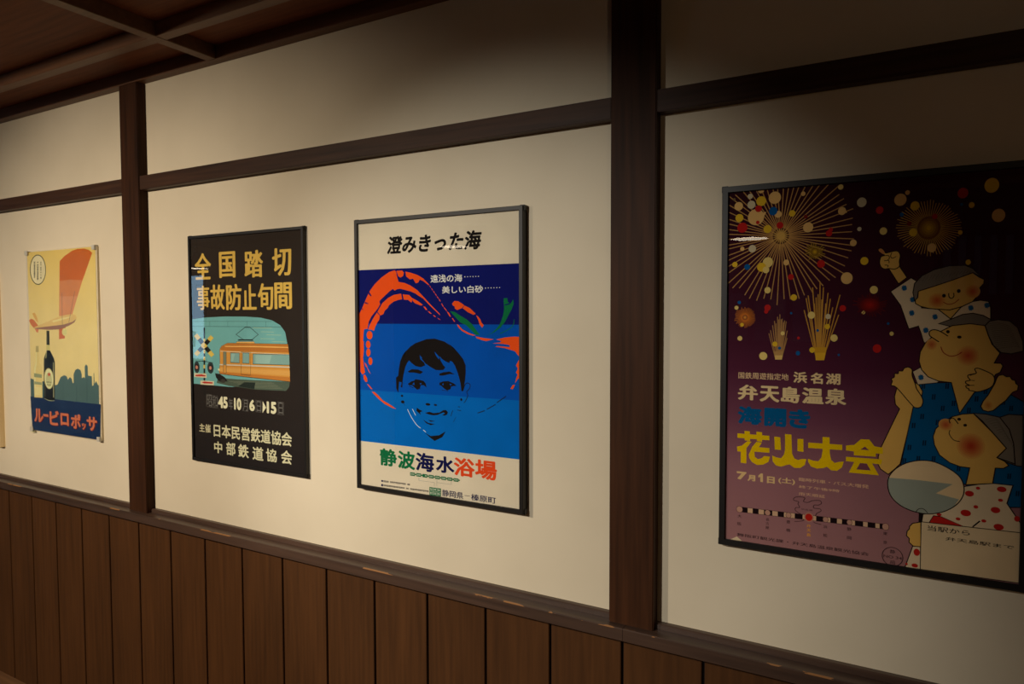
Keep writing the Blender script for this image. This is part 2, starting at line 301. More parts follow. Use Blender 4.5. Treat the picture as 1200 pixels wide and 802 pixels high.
ART['p1'] = '''
P;0;0 0 492.5 0 492.5 738 0 738
#;airplane_picture
P;1;244.6 692.6 282.6 712.2 333.4 728.8 373.8 734.8 417.7 734.2 451.9 726.7 472.8 715.1 393.4 600.7 344.8 517.2 320.1 474.8 228.1 474.9
P;2;238.5 614.4 314 618.5 401.1 612.8 344.8 517.2 320.1 474.8 228.1 474.9
P;3;234.3 553.7 364.4 551.8 344.8 517.2 320.1 474.8 228.1 474.9
P;4;25.2 485.4 45.4 489.1 61.3 471.2 69.9 448.6 53.4 455.4 35.5 473.8
P;5;-1.8 456.3 13.8 463.7 35.7 459.6 76.7 430.3 36.5 423.7 12.4 439.4
P;6;41.5 423.2 74.3 423.5 65.4 406.1 51.7 410.1
P;7;225.4 424.8 272.2 431.8 265.1 386.1 223.1 382.4
P;8;36.8 427.4 44.7 430.3 59 433.7 77.2 437.6 97 442 119.5 447.3 145.4 453.4 171.5 459.5 194.6 464.6 213.4 468.7 229.8 472.1 245.1 475 260.8 477.4 278 479.3 295.6 480.8 311.9 481.7 325 481.9 334.1 481.3 340.3 480.1 344.6 478.3 348.1 476.3 351.2 474 353.2 471.4 353.7 468.3 351.9 464.9 347.6 460.8 341.3 456.2 333 451.6 323.2 447.3 311.9 443.6 299 440.3 284.3 437.1 267.7 433.8 249.3 430 229 425.9 206.8 422.3 182.7 419.8 153.8 418.9 121 419 90 419.8 66.3 420.8 50.7 421.9 40.5 423.2 35.8 425.1
P;9;175.1 455.8 260.3 468.3 324.6 474.3 287.7 464.8 184.3 449.2
P;10;34.6 424.7 135.4 432.3 258.8 440.9 323.4 452.3 351 463.9 336.8 449.9 295.3 436.1 229.9 421.8 153.9 419 66.3 420.8
L;11;2.6;0;254.5 566 251.5 477.4 251.2 436.8
L;11;2.2;0;345.8 572 316.7 497.4 297.9 449.7
E;12;264.6 411.5 18.5 15.2
L;13;0.8;0;248.5 420.5 254.8 400.2
L;13;0.8;0;255.9 420.5 260.4 400.3
L;13;0.8;0;263.3 420.6 265.9 400.4
L;13;0.8;0;270.7 420.7 271.4 400.4
L;13;0.8;0;278 420.8 277 400.5
#;oval_seal
E;14;79.8 664.1 61.9 61.8
E;15;79.9 664.1 57 58.1
P;16;49.8 697.7 61.7 697.2 61.6 694.9 49.7 695.3
P;16;51.6 694.7 60.5 694.4 60.4 692 51.5 692.4
P;16;49.4 690.4 61.3 689.9 61.2 688.3 49.3 688.7
P;16;51.2 688.3 60.2 688 60.1 686.3 51.1 686.6
P;16;49 684.6 60.9 684.2 60.7 680.9 48.8 681.3
P;16;50.8 680.5 59.7 680.2 59.5 676.9 50.6 677.3
P;16;48.5 675.2 60.4 674.8 60.2 672.5 48.3 672.9
P;16;50.3 672.3 59.2 672 59.1 669.6 50.1 670
P;16;48 667.9 59.9 667.5 59.8 665.2 47.9 665.6
P;16;49.9 665 58.8 664.7 58.6 662.4 49.7 662.6
P;16;47.6 660.6 59.5 660.2 59.3 657 47.4 657.3
P;16;49.4 656.5 58.3 656.3 58.1 653 49.2 653.2
P;16;47.1 651.7 59 651.4 58.8 648.1 46.9 648.4
P;16;48.8 647.7 57.8 647.4 57.6 644.1 48.6 644.4
P;16;46.6 642.9 58.5 642.5 58.3 640.2 46.4 640.5
P;16;48.4 639.9 57.3 639.7 57.2 637.3 48.2 637.6
P;16;46.1 636.1 58.1 635.7 58 634.1 46 634.4
P;16;48 634 57 633.7 56.9 632.1 47.9 632.3
P;16;74.5 696.7 86.3 696.2 86.2 694.6 74.4 695.1
P;16;76.4 694.6 85.2 694.3 85.1 692.7 76.3 693
P;16;73.9 686.8 85.7 686.4 85.6 684.8 73.8 685.2
P;16;75.8 684.8 84.6 684.4 84.5 682.8 75.7 683.1
P;16;73.6 681.1 85.4 680.7 85.3 679.1 73.5 679.5
P;16;75.5 679.1 84.3 678.7 84.2 677.1 75.4 677.4
P;16;73.3 675.4 85.1 675 84.9 672.7 73.1 673.1
P;16;75.1 672.5 83.9 672.2 83.8 669.8 74.9 670.1
P;16;72.8 668.1 84.6 667.7 84.4 664.5 72.6 664.9
P;16;74.6 664.1 83.4 663.8 83.2 660.5 74.4 660.8
P;16;72.3 658.8 84.1 658.4 84 656.8 72.2 657.1
P;16;74.1 656.7 83 656.4 82.9 654.8 74 655.1
P;16;72 653.6 83.8 653.2 83.7 650.9 71.8 651.2
P;16;73.8 650.7 82.6 650.4 82.5 648 73.7 648.3
P;16;71.6 646.8 83.4 646.5 83.3 644.1 71.5 644.5
P;16;73.4 643.9 82.2 643.6 82.1 641.3 73.3 641.5
P;16;71.2 639.5 83 639.2 82.8 635.9 71 636.2
P;16;72.9 635.5 81.8 635.2 81.6 631.9 72.7 632.2
P;16;70.6 630.7 82.5 630.4 82.3 627.1 70.4 627.4
P;16;72.4 626.6 81.2 626.4 81 623.1 72.2 623.3
P;17;101.9 695.6 108.8 695.4 108.6 691.8 101.7 692
P;17;101.6 690.5 108.5 690.2 108.3 686.6 101.4 686.9
P;17;101.3 684.8 108.1 684.5 107.9 680.9 101.1 681.2
P;17;100.7 675 107.6 674.7 107.1 667.5 100.3 667.7
P;17;100.2 665.7 107 665.4 106.7 660.3 99.9 660.5
P;17;99.5 654.3 106.4 654.1 106.2 650.4 99.3 650.6
P;17;99 644.4 105.8 644.2 105.6 640.6 98.8 640.8
P;17;98.4 634.6 105.2 634.4 104.8 627.1 98 627.3
#;city_skyline
P;18;-4.7 214.7 16 212.2 53.6 205.9 96.5 206.8 182.7 195.1 202.4 198.9 227.5 230.7 253.2 238.5 271.1 235.4 279.3 222 294.8 233.7 307.2 226 313.3 209.9 319.3 211.3 321.1 245.8 333.7 262.7 351.5 268.8 370.6 264.1 378.4 248.2 377.6 231.9 392.2 238 399.6 232.9 400 278.7 410 288.2 421 281.1 421.1 244.6 447.3 243.1 447.4 205.7 457.8 208.9 460.1 255.9 463.8 256 463.7 214.5 475.3 225.7 485.8 212.9 492.1 210.6 491.1 130.9 178.9 127.5 -5.3 130.6
P;19;335.6 205.5 345.4 206 341.6 132.1 331.8 131.5
P;19;409.2 233.3 418.6 233.8 413.8 136.7 404.3 136.1
P;19;242.4 225.9 248.5 226.1 243.7 137.1 237.6 136.7
P;20;-9.3 138.5 97.9 139 257.9 137.9 502.5 137.5 492.5 0 0 0
#;clear_bottle_picture
P;21;46 351.7 67.5 352.2 68.2 326.5 70.9 281 89.1 263.4 85.1 138.8 22.4 136.9 22.1 260.9 39.6 279.9
P;22;46.9 348.9 53.4 349 49.3 280.2 39 251.2 30.3 141.4 24.9 141.1 26.4 259.3 40.7 279.9
P;23;45.9 351.1 67.5 351.6 67.1 326.5 43.4 325.9
P;24;25.1 238 85.3 234.8 84.4 219.9 24.2 221.8
P;25;26.4 203.5 82.3 201.5 81.7 191.2 25.7 191.9
P;26;26.2 181.5 80.1 180.9 78.1 147 24.1 146.8
#;dark_bottle_picture
P;27;131.6 416 153.5 415.1 151.3 356.8 128.4 358.5
P;28;133.7 416 140 416.1 137 362.1 130.7 362
P;29;127.3 358.5 153.4 356.8 155.3 335.5 126 335.9
P;30;129.2 335.4 153.2 335.5 181.5 304.3 187.9 289.4 179.4 135.4 160.5 130.9 111.3 131.9 95.9 140.6 104.9 299.1 113.2 313.5
P;31;173.4 288.9 180.6 288.1 173.6 144.1 166.4 144.8
P;32;109.9 293.6 116.6 299.5 109.6 140.3 101.4 144.4
P;33;122.4 327.9 129 332.6 125.4 305.4 116.7 300.6
L;34;1.6;0;97.8 137.3 104.2 135.9 113.4 133.8 123.9 131.7 134.3 130.4 145.4 130.2 157.5 130.7 168.5 131.4 176.1 131.8
E;35;139.2 220.1 35.7 43.1
E;36;139.2 220.1 31.5 39.6
E;37;139.1 215.6 23 29.5
P;38;142 248 145.5 241.1 155.9 241.1 147.6 235.9 149.8 228.7 141.1 232.4 132 227.9 135 235.4 127.2 239.9 137.7 240.8
P;39;119.8 207.9 127.8 207.8 127.7 205.7 119.7 205.8
P;39;119.6 204.8 127.6 204.8 127.5 202.8 119.5 202.8
P;39;129.8 207.8 137.8 207.7 137.6 205.6 129.7 205.6
P;39;129.6 204.7 137.6 204.6 137.5 202.6 129.5 202.7
P;39;139.7 207.7 147.7 207.6 147.6 205.8 139.6 205.9
P;39;139.6 205.1 147.5 205 147.4 203.3 139.5 203.3
P;39;149.7 207.6 157.6 207.5 157.4 205.2 149.5 205.3
P;39;149.5 204.3 157.4 204.3 157.3 202.1 149.4 202.2
P;39;121.3 196.6 130.8 196.5 130.7 195 121.2 195.1
P;39;121.1 194.5 130.7 194.3 130.6 192.9 121.1 193.1
P;39;133.2 196.4 142.7 196.3 142.6 194.8 133.1 194.9
P;39;133 194.3 142.5 194.1 142.5 192.7 133 192.8
P;39;145 196.3 154.5 196.1 154.4 194.5 144.9 194.6
P;39;144.9 193.9 154.3 193.8 154.3 192.3 144.8 192.4
#;title_lettering
T;40;ル;20.7 32.3 91.8 89.9 0.045 0 0
T;41;ル;16.5 34.8 86.6 92 0.04 0 0
T;40;ー;90.8 59.3 131.4 70.6 0.045 0 0
T;41;ー;86.6 61.7 126.3 72.6 0.04 0 0
T;40;ビ;139.4 28.6 210.5 89.9 0.045 0 0
T;41;ビ;135.3 31 205.5 91.9 0.04 0 0
T;40;ロ;220.6 33.7 281.3 84.3 0.045 0 0
T;41;ロ;216.7 36.1 276.5 86.2 0.04 0 0
T;40;ポ;296.1 27.5 366.3 87.4 0.045 0 0
T;41;ポ;292.2 29.8 361.6 89.3 0.04 0 0
T;40;ッ;372.5 28.2 401.8 54.7 0.045 0 0
T;41;ッ;368.7 30.6 397.2 56.6 0.04 0 0
T;40;サ;407.5 28.7 477.9 84.4 0.045 0 0
T;41;サ;403.7 31 473.4 86.3 0.04 0 0
#;torn_corner
P;42;-3.3 17.3 11.2 2.2 19.2 -9.9 -13.9 -12.7
'''
ART['p2'] = '''
P;43;6 6 535 6 535 756 6 756
#;title_lettering
T;44;全;27.4 614.6 112.1 702.8 0.014 0.045 0
T;44;国;152 617.3 231.6 702.6 0.014 0.045 0
T;44;踏;274 614.8 360.8 701.2 0.014 0.045 0
T;44;切;401.4 616.3 485.6 702.3 0.014 0.045 0
T;44;事;35.1 512.6 101.3 594.5 0.014 0.045 0
T;44;故;105.7 513.4 177.3 596.8 0.014 0.045 0
T;44;防;183.8 511.9 258.6 596.7 0.014 0.045 0
T;44;止;262.5 512.7 328.1 594.9 0.014 0.045 0
T;44;旬;333.2 512.3 404.2 595.8 0.014 0.045 0
T;44;間;409.1 514 485.5 596.6 0.014 0.045 0
#;train_picture
P;45;-1.1 481 71.6 487.6 176.4 491.4 276.4 491 347 487.5 396.7 479.4 433.1 464.5 453.8 443.3 462.1 410.7 470.2 342.7 470.2 289.4 200.2 260.6 -1.1 262.6
P;46;135.9 288.6 237.9 287.3 470.8 290.7 467.5 274.3 453.9 261.6 391.5 259.9 315.6 258.5 237.2 262.5 190.1 263.7 128.4 270.8
L;47;1.2;0;190.6 278.3 392.1 285.2
L;47;1.2;0;210.8 275.2 401.3 281.7
L;47;1.2;0;230.8 272.1 410.5 278.3
L;47;1.2;0;250.7 269 419.6 274.8
L;47;1.2;0;270.3 266 428.7 271.4
L;47;1.2;0;289.9 263 437.7 268
P;48;264.1 279.5 316.2 280.7 310.5 259.6 233.9 264.1
L;49;1;0;-1.3 474.9 396.6 475.9
L;49;1.2;0;-1.9 457.9 439.1 459
L;49;1;0;99.6 474.8 99.1 457.7
L;49;1;0;189.5 475.1 189 458.4
L;49;1;0;282.5 475.5 282.1 459.1
L;49;1;0;368.7 475.8 368.3 459.7
L;50;1.2;0;307.9 455.3 396.2 455.2
L;50;1.2;0;345.8 443.4 405.1 443.2
L;50;1.2;0;370.8 433.7 436.1 433.7
L;50;1.2;0;342.8 421.5 407.7 421.7
L;50;1.2;0;395.1 412.8 457.3 413.1
L;50;1.2;0;318.2 359.4 430.8 362
L;50;1.2;0;330.7 348.8 454.8 352
P;51;-2.3 444.2 26.8 439.8 22.2 388.1 3.1 387.7
L;52;1.8;0;267.8 415 228.7 433.1 274.2 457.7 293.7 457.9 333.6 434.5 301.7 416.4
L;52;1.2;0;276.8 457.7 275.4 452.4
L;52;1.2;0;283.3 457.8 281.9 452.4
L;52;1.2;0;289.8 457.8 288.4 452.5
L;52;3;0;236.8 414.9 310 415.7
L;52;1.2;0;241.5 417.2 306.9 417.8
P;53;231.3 409.8 314.4 411.4 316.8 404.4 227.8 402.6
L;52;0.8;1;231.3 409.8 314.4 411.4 316.8 404.4 227.8 402.6
P;54;147.1 383.6 156.4 393.8 186.1 404.5 319.4 405.7 465.6 406.5 469.7 376.8 472 290.7 144.6 301.4 140.8 312.7 146.9 331.3
L;52;1;1;147.1 383.6 156.4 393.8 186.1 404.5 319.4 405.7 465.6 406.5 469.7 376.8 472 290.7 144.6 301.4 140.8 312.7 146.9 331.3
P;55;151.3 385.5 159.8 393.5 187.4 403.1 319.4 404.4 465.6 405.2 468.6 380.2 318.7 379.7 151.1 380
P;53;173.5 395.1 319.2 397.8 466 398 466.5 394.6 319.1 393.8 173.4 391.5
P;56;146.6 322.2 471.6 324.9 471.8 308.7 146.3 310.7
P;57;144.8 308.3 471.7 304.4 472 291.6 144.6 301.4
L;58;1.6;0;149.6 376.8 305.8 375.9 469.7 374.6
L;59;3.4;0;145.5 332.2 291.7 333.8 471.2 335.5
L;60;0.8;0;145.4 328.1 291.6 329.8 471.1 331.7
P;61;200.1 373.1 243.6 373.3 242.7 340.5 199.2 340.9
L;52;1.4;1;200.1 373.1 243.6 373.3 242.7 340.5 199.2 340.9
P;61;258.2 374.2 290.2 374.1 289.3 340.8 257.2 340.6
L;52;1.4;1;258.2 374.2 290.2 374.1 289.3 340.8 257.2 340.6
P;61;307 372.4 470.9 373.8 471.4 341.9 306.1 339.6
L;52;1.4;1;307 372.4 470.9 373.8 471.4 341.9 306.1 339.6
P;62;203.4 369.5 221.5 370 212.8 345 202.6 344.6
P;62;318.5 369.1 394.1 370.4 381.1 343.9 317.8 341.8
P;63;164.7 374.9 179.8 374.8 177.7 305.1 162.7 305.4
L;52;1.2;1;164.7 374.9 179.8 374.8 177.7 305.1 162.7 305.4
P;54;164.8 332 177.1 331.9 176.4 305.9 164.1 306.3
L;52;1.2;0;251.7 377.1 297.4 377 294.2 302.8 249.6 304 251.7 377.1
L;52;1.4;0;144.6 301.4 303.7 295.6 472 290.7
P;52;121.6 302.8 144.6 301 170.5 291.1 183.8 278 170.1 278.3 160 286 147.9 274.5 135.6 280.3 125.4 289.1
E;64;160.4 278.7 12.5 6.4
P;65;136.8 319.5 145.1 318.4 144.9 311.1 136.6 312.6
#;crossing_signal_picture
P;52;67 454.2 74.8 454.3 68.9 225.8 60.3 225.3
P;66;65.8 417 74.4 417.2 74 405.1 65.4 404.9
P;66;64.6 379.7 73.2 380 72.8 367.8 64.2 367.6
P;66;63.8 356.4 72.4 356.7 72 344.5 63.4 344.3
P;66;62.9 328.4 71.5 328.7 71.1 316.5 62.5 316.2
P;66;62 300.3 70.6 300.7 70.2 288.5 61.6 288.1
P;66;16.4 424.9 34 410.9 51.1 420 33.6 434
P;52;34 410.9 51.4 396.9 68.5 406 51.1 420
P;66;51.4 396.9 68.8 383 85.7 392.1 68.5 406
P;52;68.8 383 86 369.2 102.8 378.4 85.7 392.1
P;66;86 369.2 103.2 355.5 119.8 364.7 102.8 378.4
P;66;103 429.2 85.6 416.6 101.1 407.6 118.4 420.1
P;52;85.6 416.6 68.1 404 83.7 394.9 101.1 407.6
P;66;68.1 404 50.5 391.2 66.2 382.2 83.7 394.9
P;52;50.5 391.2 32.7 378.3 48.5 369.3 66.2 382.2
P;66;32.7 378.3 14.7 365.4 30.7 356.4 48.5 369.3
L;52;1.5;0;20.6 341 28.9 340.9 40.9 340.8 54.3 340.6 66.9 340.2 79.5 339.6 92.8 338.8 104.6 338 112.9 337.5
L;52;1.2;0;30.7 336.7 37.2 338.1 46.4 340.1 56.9 341.9 67 342.5 77.4 341.3 88.7 338.9 98.8 336.3 105.8 334.5
E;67;27.9 319.6 14.6 19.8
E;68;27.9 319.6 12.4 15.1
E;69;27.9 319.6 10.9 13.7
E;70;27.2 319.1 6.6 6.1
E;67;98.9 319.9 16.3 19.5
E;68;99 320 12 14.8
E;69;98.9 319.9 10.6 13.4
E;70;98.2 319.4 6.3 6.1
P;71;13.4 299.3 78.4 298.7 78 285.1 12.9 285.1
P;72;20.5 292.9 51.1 296.1 74 293.3 71 289.5 20.3 288.2
P;71;45.3 275.2 115.9 275.7 114.1 261.7 44.9 261.1
P;72;51.6 268.9 64.7 272.4 108.8 271.7 107.2 267 64.5 265.8
#;date_lettering
T;73;昭;76.5 188.9 101.5 228.7 0 0 0
T;73;和;106.2 187.4 130.8 226.9 0 0 0
T;73;年;186.2 185.7 206.8 223.1 0 0 0
T;73;月;255.5 187.2 278 222.2 0 0 0
T;73;日;320.4 188.2 339.2 221.8 0 0 0
T;73;日;420 187.6 438.7 223.6 0 0 0
L;73;0.8;0;74.8 229.7 102.8 229 101.5 188.3 73.5 188.8 74.8 229.7
L;73;0.8;0;104.5 228 132.9 227.3 131.7 186.9 103.2 187.3 104.5 228
L;73;0.8;0;253.9 224.3 280.6 223.7 279.6 186.2 252.9 186.6 253.9 224.3
L;73;0.8;0;316.5 224.3 342.4 223.7 341.5 187.2 315.6 187.6 316.5 224.3
L;73;0.8;0;415.5 225.5 442.6 225 441.7 185.7 414.6 185.9 415.5 225.5
T;74;45;133.8 187.4 181.8 227.4 0.05 0 0
T;74;10;213 186.3 248 226.4 0.05 0 0
T;74;6;286.3 187.9 311.6 225.2 0.05 0 0
T;74;15;366.6 185.6 410 224.1 0.05 0 0
P;74;348.7 223.5 363.7 203.9 347 185.4
#;organiser_lettering
T;75;主催;34.3 99.9 93.5 128.6 0.02 0 0
T;76;日本民営鉄道協会;108.5 88.9 475.9 133.2 0.025 0 0
T;76;中;109.3 35.2 150.2 74.8 0.025 0 0
T;76;部;170.2 33.9 215.8 78 0.025 0 0
T;76;鉄;228.6 32.6 279.5 76.6 0.025 0 0
T;76;道;296.7 30.9 347.8 75.2 0.025 0 0
T;76;協;359.8 33 408 74.6 0.025 0 0
T;76;会;427.2 32.7 475.4 75.7 0.025 0 0
'''  # the dark green patch below the train is a reflection drawn as ink
